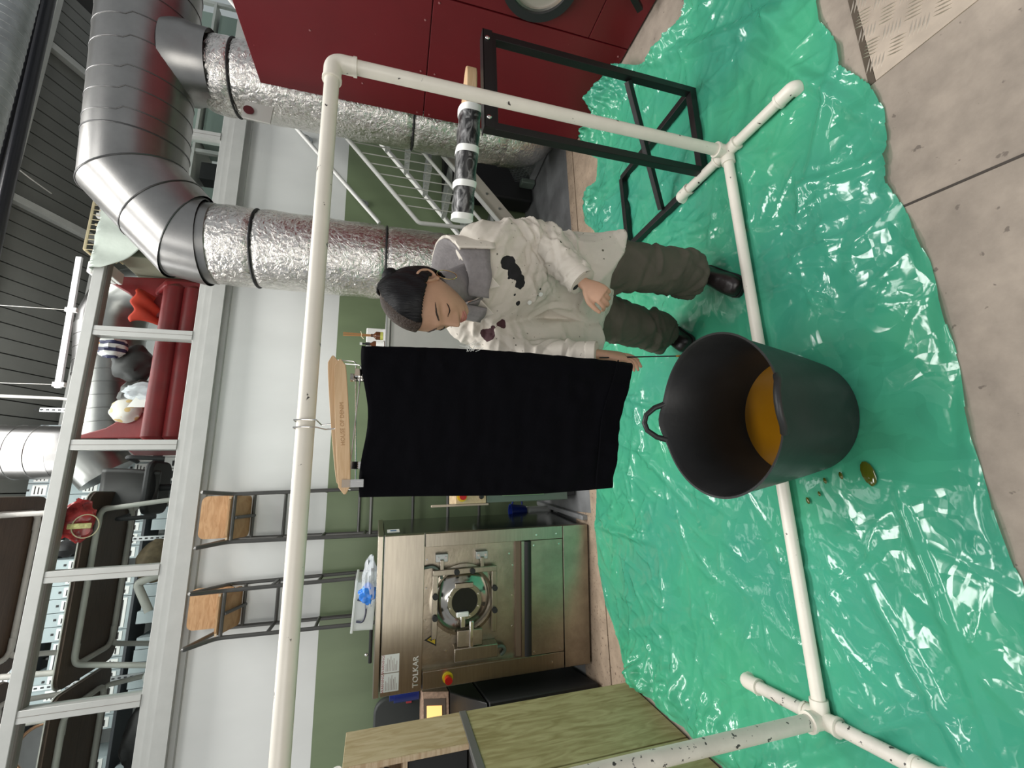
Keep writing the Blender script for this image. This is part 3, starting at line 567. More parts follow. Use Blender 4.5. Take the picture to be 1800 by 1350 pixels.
for x in (-.005,): b = MB(M2); b.box((x-.012, .02, .70), (x+.004, .05, 1.12)); b.obj('upright', mat('pink_ply', (.5, .40, .32), .5), m2, bevel=.003)
b = MB(); b.bar((-.150, 4.08, .015), (-.235, 3.10, .015), .035, .05); tag(b.obj('steel_angle', M_GPAINT, bevel=.006), 'dull steel edging bar on the floor beside the washing machine', 'bar')
jc = thing('jerrycan', 'translucent white plastic can on the floor between the two machines', 'can', (-.19, 3.86, 0))
b = MB(); b.box((-.27, 3.78, 0), (-.17, 3.95, .24)); b.obj('body', mat('milk_plastic', (.48, .49, .48), .35), jc, bevel=.03); b = MB(); b.cyl((-.22, 3.90, .23), (-.22, 3.90, .26), .025); b.obj('cap', M_RUB, jc)
jg = thing('blue_jug', 'dark blue plastic jug standing on the white can', 'jug', (-.205, 3.74, .27))
b = MB(); b.lathe((-.205, 3.82, .24), [(.045, 0), (.05, .01), (.064, .13), (.066, .14), (.060, .14), (.046, .012), (.02, .01)], 24); b.obj('body', M_BLUE, jg); b = MB(); b.tube(bend([(-.145, 3.82, .36), (-.11, 3.82, .35), (-.115, 3.82, .27), (-.15, 3.82, .27)], .03), .008, 8); b.obj('handle', M_BLUE, jg)
# white appliance with bottles behind the person
ap = thing('white_appliance', 'off white appliance with raised back panel behind the person', 'appliance', (1.25, 3.7, 0))
b = MB(); b.box((.78, 3.42, .02), (1.405, 3.98, 1.44)); ab = b.obj('body', M_APPL, ap, bevel=.01); b = MB(); b.box((.77, 3.40, 1.445), (1.415, 3.99, 1.478)); b.obj('worktop', M_APPL, ap, bevel=.004)
b = MB(); b.box((.77, 3.395, 1.470), (1.415, 3.4, 1.478)); b.obj('chrome_edge', M_CHROME, ap, smooth=False)
b = MB(); b.box((1.19, 3.86, 1.478), (1.41, 3.97, 1.635)); b.obj('back_panel', M_LABEL, ap, bevel=.008)
b = MB(); b.tube([(1.085, 3.405, 1.0), (1.085, 3.39, .98), (1.085, 3.39, .88), (1.085, 3.405, .86)], .007, 8); b.obj('door_handle', M_BLK, ap)
bt = thing('reed_diffuser', 'brown glass diffuser bottle with a bundle of wooden reeds', 'diffuser', (1.215, 3.5, 1.478))
AMB = mat('amber_glass', (.10, .03, .006), .12)
b = MB(); b.lathe((1.215, 3.5, 1.493), [(.028, 0), (.033, .006), (.033, .055), (.012, .075), (.012, .095), (.010, .095)], 20); b.obj('bottle', AMB, bt); b = MB(); b.box((1.17, 3.46, 1.478), (1.26, 3.54, 1.493)); b.obj('tray', M_LABEL, bt)
b = MB(); b.lathe((1.215, 3.5, 1.495), [(.0335, .0), (.0335, .02), (.0335, .021)], 20); b.obj('bottle_label', mat('lime_label', (.45, .47, .1), .6), bt)
for i in range(7):
    b = MB(); a = i*.9; b.tube([(1.215+.005*math.cos(a), 3.5+.005*math.sin(a), 1.53), (1.213+.013*math.cos(a), 3.5+.013*math.sin(a), 1.795)], .0026, 6); b.obj('reed', mat('reed_wood', (.5, .24, .09), .6), bt)
b = MB(); b.tube([(1.24, 3.49, 1.665), (1.213, 3.484, 1.655), (1.20, 3.49, 1.66), (1.175, 3.48, 1.64)], .003, 6); b.obj('twine', M_CREAM, bt)
bt = thing('dropper_bottle', 'small dark brown bottle with black top and white label beside the reed diffuser', 'bottle', (1.142, 3.5, 1.478))
b = MB(); b.lathe((1.142, 3.5, 1.478), [(.022, 0), (.027, .005), (.027, .085), (.012, .105), (.012, .115)], 20); b.obj('bottle', AMB, bt); b = MB(); b.lathe((1.142, 3.5, 1.484), [(.0275, 0), (.0275, .06), (.027, .061)], 20); b.obj('bottle_label', M_LABEL, bt); b = MB(); b.cyl((1.142, 3.5, 1.593), (1.142, 3.5, 1.625), .013); b.cyl((1.142, 3.5, 1.625), (1.142, 3.5, 1.65), .006); b.obj('cap', M_RUB, bt); b = MB(); b.cyl((1.142, 3.5, 1.65), (1.142, 3.5, 1.668), .011); b.obj('dropper_tip', M_LABEL, bt)
# ------------------------------------------------------------------ green plastic sheet
FAR = [(2.75,1.2),(2.566,1.329),(2.432,1.397),(2.371,1.499),(2.38,1.62),(2.41,1.73),(2.534,1.877),(2.72,2.06),(2.76,2.18),(2.75,2.3),(2.73,2.43),(2.75,2.62),(2.62,2.69),(2.369,2.496),(2.188,2.516),(2.182,2.677),(2.017,2.753),(1.783,2.565),(1.611,2.45),(1.292,2.551),(.988,2.651),(.647,2.793),(.369,2.873),(.028,2.893),(-.307,2.97),(-.57,2.96),(-.79,2.896),(-.913,2.774),(-1.059,2.723),(-1.135,2.60),(-1.128,2.45),(-1.12,2.261),(-1.16,2.11),(-1.19,1.9),(-1.21,1.5),(-1.22,.9)]
NEAR = [(2.6,.93),(2.2,.80),(1.845,.838),(1.695,.869),(1.631,.871),(1.47,.834),(1.392,.842),(1.237,.775),(1.133,.76),(1.043,.767),(.946,.788),(.897,.80),(.809,.781),(.753,.77),(.583,.748),(.443,.748),(.334,.746),(.209,.753),(.088,.762),(-.021,.761),(-.132,.753),(-.231,.747),(-.328,.727),(-.6,.715),(-.9,.72)]
OUT = np.array(NEAR+FAR[::-1]); OUT = OUT if True else OUT
NXT = np.roll(OUT, -1, 0)
g = .0085; xs = np.arange(-1.24, 2.8, g); ys = np.arange(.69, 3.0, g); GX, GY = np.meshgrid(xs, ys); px = GX.ravel(); py = GY.ravel()
inside = np.zeros(len(px), bool); dmin = np.full(len(px), 9.); nx_ = np.zeros(len(px)); ny_ = np.zeros(len(px))
for (x0, y0), (x1, y1) in zip(OUT, NXT):
    c = ((y0 > py) != (y1 > py)) & (px < (x1-x0)*(py-y0)/((y1-y0) if y1 != y0 else 1e-9)+x0); inside ^= c
    t = np.clip(((px-x0)*(x1-x0)+(py-y0)*(y1-y0))/((x1-x0)**2+(y1-y0)**2+1e-12), 0, 1); qx = x0+t*(x1-x0); qy = y0+t*(y1-y0); d = np.hypot(px-qx, py-qy)
    m = d < dmin; dmin[m] = d[m]; nx_[m] = qx[m]; ny_[m] = qy[m]
near_edge = (~inside) & (dmin < g*.75); use = inside | near_edge
hx = np.where(near_edge, nx_, px); hy = np.where(near_edge, ny_, py)
def hfun(x, y, edge):
    h = np.zeros_like(x); r = np.random.default_rng(5)
    calm = np.ones_like(x)
    for cx, cy, rad in ((.22, 1.22, .34), (.88, 1.48, .15), (.70, 1.80, .14)): calm *= np.clip((np.hypot(x-cx, y-cy)-rad)/.1, 0, 1)
    for i in range(1000):                                  # sharp creases
        cx, cy = r.uniform(-1.2, 2.7), r.uniform(.75, 2.95); a = r.choice([r.normal(1.15, .35), r.normal(-.25, .5), r.uniform(0, PI)]); L_ = r.uniform(.03, .26); w_ = r.uniform(.006, .024); A = r.uniform(.003, .0125)*(1.4 if cy > 2.2 else 1)
        u = (x-cx)*math.cos(a)+(y-cy)*math.sin(a); v = -(x-cx)*math.sin(a)+(y-cy)*math.cos(a)+r.uniform(-.6, .6)*u*u
        h += A*np.exp(-np.abs(v)/w_-.0)*np.clip(1-np.abs(u)/L_, 0, 1)
    for cx, cy, a, L_, w_, A in ((1.50, .98, .45, .55, .03, .022), (1.28, .93, -.45, .30, .03, .02), (1.02, .93, 1.25, .22, .03, .018), (1.9, 1.05, .2, .35, .05, .03), (-.2, .95, .15, .5, .02, .014), (-.75, 2.3, 1.9, .5, .05, .02), (-.3, 2.6, 1.5, .4, .03, .02), (-.85, 1.3, 2.2, .5, .03, .02), (-.6, 1.0, .4, .4, .03, .015), (.45, 2.2, 1.2, .4, .025, .016), (.1, 2.2, .9, .45, .03, .015), (2.1, 1.35, .9, .5, .05, .04), (2.3, 1.15, 1.0, .4, .05, .04), (1.25, 1.8, 1.3, .4, .03, .016)):
        u = (x-cx)*math.cos(a)+(y-cy)*math.sin(a); v = -(x-cx)*math.sin(a)+(y-cy)*math.cos(a)
        h += A*np.clip(1-np.abs(v)/w_, 0, 1)**.8*np.clip(1-np.abs(u)/L_, 0, 1)**.5
    heap = np.zeros_like(x)                                # gathered edges
    for cx, cy, sx_, sy_, A in ((2.62, 2.2, .13, .22, .20), (2.60, 2.0, .14, .14, .17), (2.45, 1.62, .16, .22, .13), (2.60, 2.52, .12, .14, .13), (2.1, 2.62, .22, .12, .07), (1.75, 2.48, .25, .09, .05), (2.5, 1.3, .2, .2, .08), (-1.06, 2.48, .10, .14, .13), (-1.05, 2.20, .11, .15, .11), (-1.1, 1.9, .1, .2, .10), (-1.12, 1.5, .1, .3, .10), (-1.1, 1.05, .1, .3, .07)):
        heap = np.maximum(heap, A*np.exp(-((x-cx)/sx_)**2-((y-cy)/sy_)**2))
    cr = np.zeros_like(x); r2 = np.random.default_rng(3)
    for i in range(34):
        k = r2.uniform(18, 60); a = r2.uniform(0, PI); cr += np.abs(np.sin(k*(x*math.cos(a)+y*math.sin(a))+r2.uniform(0, 6)+1.7*np.sin(9*x+r2.uniform(0, 6))))-.63
    vor = np.zeros_like(x)
    for i in np.nonzero(heap > .012)[0]:
        q = Vector((x[i], y[i], heap[i]*1.5)); d1 = noise.voronoi(q*9)[0]; d2 = noise.voronoi(q*19)[0]; vor[i] = (d1[1]-d1[0])*.55+(d2[1]-d2[0])*.28
    h = h*calm+heap*(.72+.05*cr+.62*vor)
    return .004+np.clip(h, 0, .4)
hz = hfun(hx, hy, dmin)
lip = np.where(dmin < .035, (.5+.5*np.sin(hx*23+hy*31))*.012*(1-dmin/.035), 0)*(hy < 1.0); hz = hz+lip
idx = -np.ones(len(px), int); ids = np.nonzero(use)[0]; idx[ids] = np.arange(len(ids)); W2 = len(xs); fs = []
I = idx.reshape(len(ys), W2); A_, B_, C_, D_ = I[:-1, :-1], I[:-1, 1:], I[1:, 1:], I[1:, :-1]
ok = (A_ >= 0) & (B_ >= 0) & (C_ >= 0) & (D_ >= 0); fs = np.stack([A_[ok], B_[ok], C_[ok], D_[ok]], 1)
me = bpy.data.meshes.new('plastic_sheet'); me.from_pydata(np.stack([hx[ids], hy[ids], hz[ids]], 1).tolist(), [], fs.tolist()); me.materials.append(M_SHEET); me.update(); me.shade_smooth()
sheet = bpy.data.objects.new('plastic_sheet', me); C.objects.link(sheet); tag(sheet, 'wrinkled green plastic sheet spread over the concrete floor', 'plastic sheet')
# ------------------------------------------------------------------ chequer plate
M_CHQ = mat('chequer_aluminium', (.55, .48, .39), .45, .6, var=.15, vscale=9)
ck = thing('chequer_plate', 'metal chequer plate set in the floor at the near right', 'floor plate', (1.6, .62, 0))
c0 = at(1541, 142, Z=0); c1 = at(1490, -60, Z=0); c2 = at(1790, -55, Z=0)
b = MB(); b.poly([(c0.x, c0.y, .0005), (c1.x, c1.y, .0005), (c2.x+.2, c2.y+.06, .0005), (c2.x, c2.y, .0005)], (0, 0, .003)); b.obj('plate', M_CHQ, ck, smooth=False)
b = MB(); b.bar((c0.x, c0.y+.012, .001), (c1.x, c1.y+.012, .001), .02, .003); b.obj('plate_gap', mat('dirt_line', (.09, .07, .05), .9), ck, smooth=False)
b = MB(); e1 = (c1-c0); e2 = (c2-c0)
for i in range(40):
    for j in range(30):
        x = 1.24+i*.062; y = .38+j*.062; p = Vector((x, y, 0)); 
        # inside the triangle c0 c1 c2
        d = e1.x*e2.y-e1.y*e2.x; q = p-c0; s_ = (q.x*e2.y-q.y*e2.x)/d; t_ = (e1.x*q.y-e1.y*q.x)/d
        if s_ < .015 or t_ < .015 or s_+t_ > 1.2: continue
        a = PI/4+.35+(PI/2 if (i+j) % 2 else 0); u = Vector((math.cos(a), math.sin(a), 0)); v = Vector((-u.y, u.x, 0))
        for k in range(-2, 3):
            m_ = p+v*k*.0112+Vector((0, 0, .0035)); hq = Vector((0, 0, .0022)); b.add([m_-u*.025, m_-v*.0034, m_+u*.025, m_+v*.0034, m_-u*.015+hq, m_+u*.015+hq], [(0,1,4),(1,2,5),(1,5,4),(2,3,5),(3,0,4),(3,4,5)])
o = b.obj('tread_ribs', mat('rib_shine', (.68, .60, .5), .3, .7), ck); o['kind'] = 'stuff'
# ------------------------------------------------------------------ tub
tb = thing('rubber_tub', 'charcoal flexible rubber tub holding amber dye on the green sheet', 'tub', (.22, 1.225, .004))
TC = Vector((.222, 1.228, .006)); RH, RR, RB = .40, .275, .20
def tubr(z): return RB+(RR-RB)*(z/RH)**.9
def lipz(a): return .022*(math.exp(-((a-1.52)/.22)**2)+math.exp(-((a-1.52-PI)/.22)**2))   # the rim swells at the two handles
seg = 72; Rg = []
for prof in ((0, -.012, 1), (.002, 0, 1), (.25, 0, 1), (.5, 0, 1), (.75, 0, 1), (.96, 0, 1), (1.0, .006, 1), (1.0, -.001, 2), (.97, -.007, 2), (.5, -.007, 2), (.06, -.007, 2), (.045, -.03, 2)):
    fz, dr_, _ = prof; ring = []
    for k in range(seg):
        a = 2*PI*k/seg; a_ = a if a < PI*1.0+.6 else a; z = fz*RH; zz = z+(lipz(a)*max(0, fz-.7)/.3); r = tubr(z)+dr_
        ring.append(TC+Vector((math.cos(a)*r, math.sin(a)*r, zz)))
    Rg.append(ring)
b = MB(); b.rings(Rg); b.obj('body', M_TUB, tb)
def tubp(a, z, dr_=0): r = tubr(z)+dr_; return TC+Vector((math.cos(a)*r, math.sin(a)*r, z))
for ac in (1.52, 1.52+PI):
    pts = [tubp(ac-.26, RH-.005, .004), tubp(ac-.2, RH+.028, .016), tubp(ac-.1, RH+.058, .024), tubp(ac, RH+.066, .026), tubp(ac+.1, RH+.058, .024), tubp(ac+.2, RH+.028, .016), tubp(ac+.26, RH-.005, .004)]
    if ac > 3: pts = [tubp(ac-.30, RH-.004, .003), tubp(ac-.22, RH+.016, .012), tubp(ac-.1, RH+.034, .012), tubp(ac, RH+.038, .012), tubp(ac+.1, RH+.034, .012), tubp(ac+.22, RH+.016, .012), tubp(ac+.30, RH-.004, .003)]
    b = MB(); b.tube(pts, [.012, .011, .0105, .011, .0105, .011, .012], 10); b.obj('handle', M_TUB, tb)
ZL = .062; b = MB(); b.lathe(TC, [(tubr(ZL)-.0065, ZL), (.12, ZL+.0005), (.004, ZL+.0005)], 56); o = b.obj('liquid_dye', M_LIQ, tb); part_label(o, 'shallow amber dye in the bottom of the tub')
for i, (x, y) in enumerate(((1316, 613), (1331, 606), (1308, 600), (1330, 640), (1478, 836), (1450, 845), (1526, 832), (1420, 880), (1440, 868), (1530, 845))):
    p = at(x, y, Z=.012); b = MB(); r = [.014, .005, .006, .004, .007, .006, .022, .007, .005, .01][i]; b.ell(p, ((r*1.7, r*.5, 0), (-r*.4, r*.9, 0), (0, 0, .003)), 12, 6); tag(b.obj('dye_drop', mat('olive_dye', (.07, .085, .006), .08)), ('largest olive dye drop beyond the bar beside the tub', 'small dye drop next to the bottom bar above the tub', 'tiny dye drop nearest the bar on the boot side', 'tiny dye drop touching the tub wall on the boot side', 'dye drop at the tub foot nearest the bag end', 'dye drop beside the tub foot under the rim', 'long olive dye puddle on the near side of the sheet', 'dye drop furthest from the tub along the bar', 'small dye drop between bar and tub foot', 'small dye drop just past the long puddle')[i], 'drop', 'dye drops around the tub')
# ------------------------------------------------------------------ clothes rail of plastic pipe
rl = thing('clothes_rail', 'cream plastic pipe clothes rail with splayed feet', 'clothes rail', (.33, 1.34, .01))
X0, X1, YR, ZB, ZT, PR = -.793, 1.45, 1.34, .034, 1.697, .0245
def pipe(nm, p, q, m=M_PVC, r=PR): b = MB(); b.tube([p, q], r, 20); return b.obj(nm, m, rl)
pipe('top_bar', (X0+.03, YR, ZT), (X1-.03, YR, ZT)); pipe('bottom_bar', (X0+.03, YR, ZB), (X1-.03, YR, ZB), r=.022)
pipe('upright', (X0, YR, ZB+.03), (X0, YR, ZT-.03), M_PVCS); pipe('upright', (X1, YR, ZB+.03), (X1, YR, ZT-.03))
for x, ss in ((X0, 1), (X1, -1)):
    b = MB(); b.tube(bend([(x+ss*.075, YR, ZT), (x, YR, ZT), (x, YR, ZT-.075)], .055, 8), .0295, 20); o = b.obj('corner_elbow', M_PVC, rl)
    b = MB(); b.tube([(x+ss*.068, YR, ZT), (x+ss*.078, YR, ZT)], .032, 20); b.obj('elbow_lip', M_PVC, o)
    b = MB(); b.tube([(x, YR, ZT-.066), (x, YR, ZT-.078)], .032, 20); b.obj('elbow_lip', M_PVC, o)
    b = MB(); b.tube([(x, YR-.06, ZB), (x, YR+.06, ZB)], .0285, 20); b.tube([(x, YR, ZB), (x, YR, ZB+.06)], .0295, 20); b.tube([(x, YR, ZB), (x+ss*.06, YR, ZB)], .0285, 20); o = b.obj('cross_joint', M_PVC, rl)
    for lp, lq, lr in (((x, YR, ZB+.052), (x, YR, ZB+.062), .0335), ((x, YR-.062, ZB), (x, YR-.052, ZB), .0315), ((x, YR+.052, ZB), (x, YR+.062, ZB), .0315)): b = MB(); b.tube([lp, lq], lr, 20); b.obj('joint_lip', M_PVC, o)
    for sy_, L_ in ((1, .325), (-1, .34)):
        y1 = YR+sy_*L_; o = pipe('foot', (x, YR+sy_*.05, ZB), (x, y1-sy_*.05, ZB), M_PVCS if x < 0 else M_PVC, .0225)
        b = MB(); b.tube(bend([(x, y1-sy_*.06, ZB), (x, y1, ZB), (x, y1+sy_*.005, .004)], .03, 6), .028, 20); q = b.obj('end_elbow', M_PVC, o)
        b = MB(); b.tube([(x, y1-sy_*.066, ZB), (x, y1-sy_*.056, ZB)], .030, 20); b.obj('end_lip', M_PVC, o)
# ------------------------------------------------------------------ skirt and hangers
def hanger(nm, label, A, Bp, hook, txt, cl):
    h = thing(nm, label, 'hanger', ((A[0]+Bp[0])/2, (A[1]+Bp[1])/2, 1.6), 'wooden clip hangers on the rail')
    A, Bp = Vector(A), Vector(Bp); d = (Bp-A); L_ = d.length; d.normalize(); n = Vector((0, -1, 0)); n = (n-d*n.dot(d)).normalized(); u = n.cross(d); u = u if u.z > 0 else -u
    b = MB(); prof = []
    for k in range(21):
        t = k/20; hgt = .0165-.004*abs(2*t-1)**2; e = min(t, 1-t)
        prof.append((t, hgt*(min(1, math.sqrt(max(.0, e*18))) if e < .055 else 1)+.003))
    pts = [A+d*L_*t+u*hh for t, hh in prof]+[A+d*L_*t-u*(hh*.95) for t, hh in reversed(prof)]
    b.poly([p+n*.006 for p in pts], n*-.012); hb = b.obj('wooden_bar', M_HANG, h, bevel=.002)
    mid = A.lerp(Bp, hook[0]); top = Vector((mid.x, YR, ZT+.028))
    b = MB(); b.tube([mid+u*.012, mid+u*.045, Vector((mid.x, YR-.028, ZT-.03)), Vector((mid.x, YR-.034, ZT)), Vector((mid.x, YR-.024, ZT+.027)), top, Vector((mid.x, YR+.026, ZT+.02)), Vector((mid.x+.002, YR+.034, ZT-.002))], .0019, 8); b.obj('hook', M_CHROME, h)
    zr = 1.566; wr = [Vector((A.x+.012, A.y, A.z-.014)), Vector((A.x+.014, A.y, zr+hook[1])), Vector((Bp.x-.014, Bp.y, zr-hook[1])), Vector((Bp.x-.012, Bp.y, Bp.z-.014))]
    b = MB(); b.tube(bend(wr, .012), .0018, 8); rod = b.obj('wire_rod', M_CHROME, h)
    for t, s_ in cl:
        p = wr[1].lerp(wr[2], t)
        for sgn in (-1, 1):
            b = MB(); b.add([], []); w_ = .0105
            q0 = p+Vector((0, sgn*.011, .016)); q1 = p+Vector((0, sgn*.004, -.006)); q2 = p+Vector((0, sgn*.009, -.04+.0*s_))
            for a_, c_ in ((q0, q1), (q1, q2)): b.bar(a_, c_, .002, w_*2, up=(1, 0, 0))
            for kk in (-.6, 0, .6): b.bar(q1+Vector((w_*kk, sgn*.003, 0)), q2+Vector((w_*kk, sgn*.002, 0)), .002, .003, up=(1, 0, 0))
            b.obj('clip_jaw', M_CHROME, h, smooth=False)
        b = MB(); b.tube([p-Vector((w_, 0, -.002)), p+Vector((w_, 0, .002))], .005, 10); b.obj('clip_spring', M_CHROME, h)
    if txt: text('stamped_lettering', txt, .0155, frame_mtx(A.lerp(Bp, .50)+n*.0065+d*.0, d, u), mat('stamped_wood', (.42, .25, .12), .6), hb, .0002)
    return h
hanger('clip_hanger', 'front wooden clip hanger with stamped lettering, its left end nearest', (-.004, 1.312, 1.582), (.385, 1.345, 1.617), (.47, .010), 'HOUSE OF DENIM', ((.04, 0), (.93, 0)))
hanger('clip_hanger', 'rear plain wooden clip hanger crossing behind the lettered one', (.012, 1.375, 1.592), (.402, 1.368, 1.640), (.48, -.008), '', ((.14, 0), (.86, 0)))
sk = thing('skirt', 'black velvet skirt hanging from the clip hangers', 'skirt', (.21, 1.34, .65))
def skirt(nm, sh, m, inner=0):
    seg = 96; R_ = []; n = 64
    for j in range(n+1):
        t = j/n; ring = []
        xl = -.012+.002*math.sin(t*7)+(-.008*math.sin(t*PI)); xr = .428+.012*math.sin(PI*min(1, t*1.05))-.004*t
        for k in range(seg):
            a = 2*PI*k/seg; ca, sa = math.cos(a), math.sin(a); e = .5+.5*math.copysign(abs(ca)**.75, ca); x = xl+(xr-xl)*e
            th = (.018+.020*t)*(1-.35*abs(2*e-1)**3)-inner
            ztop = 1.545-.016*math.sin(PI*e)**2+.004*math.sin(e*9)+(.012*e)
            zb = .752-.118*e**1.6+.025*math.sin(PI*e)*(.3)+.012*(1 if sa > 0 else 0)
            z = ztop+(zb-ztop)*t
            y = 1.338+sa*th+.012*math.sin(e*11+t*2)*t*.6
            y += .006*noise.noise((x*9, z*26, sa*1.5))*(.4+t)+.004*noise.noise((x*26, z*60, sa*2))+.0035*math.sin(x*90+noise.noise((x*6, z*7, 1))*5)*t
            ring.append(Vector((x, y, z)))
        R_.append(ring)
    if inner: R_ = R_[:]
    b = MB(); b.rings(R_, False); return b.obj(nm, m, sk, solid=.003)
skirt('cloth', 0, M_VELVET)
b = MB(); hp = []
for i in range(33):
    e = i/32; x = -.008+.428*e; zb = .752-.118*e**1.6+.025*math.sin(PI*e)*.3+.075; hp.append((x, 1.338-(.036)*(1-.35*abs(2*e-1)**3)-.012+.012*math.sin(e*11+1.8)*.5, zb))
b.tube(hp, .0025, 6); b.obj('hem_seam', M_VELVET, sk)
b = MB()
for i in range(9): a = rng.uniform(-1, 1, 3); p = Vector((.428, 1.33, 1.215+.012*i/4)); b.tube([p, p+Vector((.012+.01*a[0], -.01, .02*a[1])), p+Vector((.022+.014*a[1], -.012, .03*a[2]))], .0008, 5)
o = b.obj('loose_threads', M_LABEL, sk); part_label(o, 'pale loose threads at the skirt edge'); o['kind'] = 'stuff'
# ------------------------------------------------------------------ steel stand with sleeve board
sd = thing('pressing_stand', 'black square tube stand carrying a long padded pressing board', 'stand', (1.7, 1.8, .01))
def sq(nm, p, q, t=.036, par=None): b = MB(); b.bar(p, q, t, t, up=(0, 1, .01)); return b.obj(nm, M_BLK, par or sd, bevel=.002, smooth=False)
FL = .030; xa, xb, y0, y1 = 1.470, 1.945, 1.50, 2.17
sq('leg', (xa, y0, FL-.02), (xa, y0, 1.125)); sq('leg', (xb, y0, FL-.02), (xb, y0, 1.125)); sq('cross_bar', (xa, y0, 1.085), (xb, y0, 1.085)); sq('base_bar', (xa, y0, FL), (xb, y0, FL))
sq('base_bar', (xa-.02, y0, FL), (xa-.02, y1, FL)); sq('base_bar', (xb, y0, FL), (xb, y1, FL)); sq('base_bar', (xa-.02, y1, FL), (xb, y1, FL))
sq('brace', (xb-.02, y0+.01, .39), (xa-.005, 1.80, .055), .028)
an = MB(); an.box((xa-.018, y0-.024, 1.085), (xb+.018, y0-.018, 1.128)); an.box((xa-.018, y0-.024, 1.125), (xb+.018, y0+.03, 1.129)); an = an.obj('angle_plate', M_BLK, sd, smooth=False)
for x in (xa+.03, xb-.03): b = MB(); b.ell((x, y0-.026, 1.108), ((.011, 0, 0), (0, .006, 0), (0, 0, .011))); b.obj('bolt_head', M_CHROME, an)
bA = Vector((1.865, 1.588, 1.148)); bB = Vector((1.31, 1.868, 1.15))
dd = (bB-bA).normalized(); ss = dd.cross(Vector((0, 0, 1)))
b = MB(); pts = []
for k in range(33):
    t = k/32; hw = .07*min(1, math.sqrt(t*4+.02)); pts.append((t, hw))
o1 = [bA+dd*.62*t+ss*hw for t, hw in pts]; o2 = [bA+dd*.62*t-ss*hw for t, hw in reversed(pts)]
b.poly([p-Vector((0, 0, .016)) for p in o1+o2], (0, 0, .050)); b.obj('board', M_HANG, sd, bevel=.006)
M_MARB = bpy.data.materials.new('marbled_cloth')
M_MARB.use_nodes = True; nt = M_MARB.node_tree; N = nt.nodes.new; L = nt.links.new; bs = nt.nodes['Principled BSDF']; tc = N('ShaderNodeTexCoord'); mp = N('ShaderNodeMapping'); mp.inputs['Scale'].default_value = (1.5, 1.2, 3); L(tc.outputs['Object'], mp.inputs[0])
n = N('ShaderNodeTexNoise'); n.inputs['Scale'].default_value = 9; n.inputs['Detail'].default_value = 9; n.inputs['Distortion'].default_value = 2; L(mp.outputs[0], n.inputs[0]); r = N('ShaderNodeValToRGB'); L(n.outputs[0], r.inputs[0])
r.color_ramp.elements[0].position = .47; r.color_ramp.elements[0].color = (.012, .012, .013, 1); r.color_ramp.elements[1].position = .72; r.color_ramp.elements[1].color = (.30, .30, .30, 1); L(r.outputs[0], bs.inputs['Base Color']); bs.inputs['Roughness'].default_value = .35
def sleeve(nm, t0, t1, ex, m):
    R_ = []; n_ = max(2, int((t1-t0)/.02))
    for i in range(n_+1):
        t = t0+(t1-t0)*i/n_; hw = .072*min(1, math.sqrt(t/.62*4+.02))+.014+ex; c = bA+dd*t-Vector((0, 0, .0)); R_.append([c+ss*math.copysign(abs(math.cos(a))**.6, math.cos(a))*hw+Vector((0, 0, math.copysign(abs(math.sin(a))**.8, math.sin(a))*(.048+ex)+.002*math.sin(t*60+a*3))) for a in [2*PI*k/36 for k in range(36)]])
    b = MB(); b.rings(R_); return b.obj(nm, m, sd)
sleeve('padded_cover', .19, .66, 0, M_MARB)
for t in (.17, .34, .49, .635): sleeve('tape_band', t, t+.028, .003, M_LABEL)
# ------------------------------------------------------------------ plywood bench cabinet
PM = Matrix.Translation((-1.155, 2.66, 0)) @ Matrix.Rotation(.085, 4, 'Z').inverted()   # local x to the right, y away
pw = thing('plywood_bench', 'green stained plywood bench cabinet with a shelf hutch on top', 'cabinet', (-1.6, 2.1, 0))
def pp(nm, a, c, m, par=None, bev=.002): b = MB(PM); b.box(a, c); return b.obj(nm, m, par or pw, bevel=bev, smooth=False)
pp('side_panel', (-.018, -.53, .02), (0, 0, 1.02), M_PLYG); pp('side_panel', (-.018, -1.6, .02), (-.002, -.537, 1.02), M_PLYG); pp('bench_body', (-.9, -1.59, .02), (-.02, -.01, 1.0), M_PLYP)
pp('bench_top', (-.9, -1.6, 1.0), (-.002, -.01, 1.03), mat('stained_top', (.05, .045, .04), .6)); pp('metal_edge', (-.03, -1.6, 1.0), (.004, 0, 1.036), mat('aluminium_edge', (.28, .28, .27), .4, .7))
HD = -.26
hs = pp('hutch_side', (-.02, HD, 1.036), (0, 0, 1.60), M_PLYP); pp('hutch_top', (-.9, HD, 1.582), (-.02, 0, 1.60), M_PINE); pp('hutch_back', (-.9, -.015, 1.036), (-.02, 0, 1.582), M_PINE); pp('hutch_shelf', (-.9, HD, 1.318), (-.02, -.015, 1.338), M_PINE)
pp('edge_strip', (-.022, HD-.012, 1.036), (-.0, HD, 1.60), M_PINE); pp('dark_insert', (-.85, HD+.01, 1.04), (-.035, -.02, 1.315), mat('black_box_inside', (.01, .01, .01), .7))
ce = MB(PM); ce.tube(bend([(-.16, HD+.10, 1.345), (-.11, HD+.10, 1.38), (-.10, HD+.11, 1.42), (-.13, HD+.11, 1.42)], .03), .005, 8); ce.ell((-.22, HD+.12, 1.385), ((.09, 0, 0), (0, .03, 0), (0, 0, .045))); tag(ce.obj('black_cable', M_RUB), 'black cable bundle lying on the upper shelf of the plywood hutch', 'cable')
hk = MB(PM); hk.tube([(-.18, -.03, 1.50), (-.16, -.04, 1.47), (-.175, -.05, 1.455)], .004, 6); hk.tube([(-.24, -.03, 1.52), (-.13, -.05, 1.49)], .003, 6); tag(hk.obj('wire_hook', M_BLK), 'black wire hook on the pine back of the hutch', 'hook')
cr_ = MB(PM); cr_.tube([(-.03, HD+.05, 1.625), (-.12, HD+.05, 1.625)], .02, 12); tag(cr_.obj('white_roll', M_LABEL), 'white rolled paper on top of the plywood hutch', 'roll')
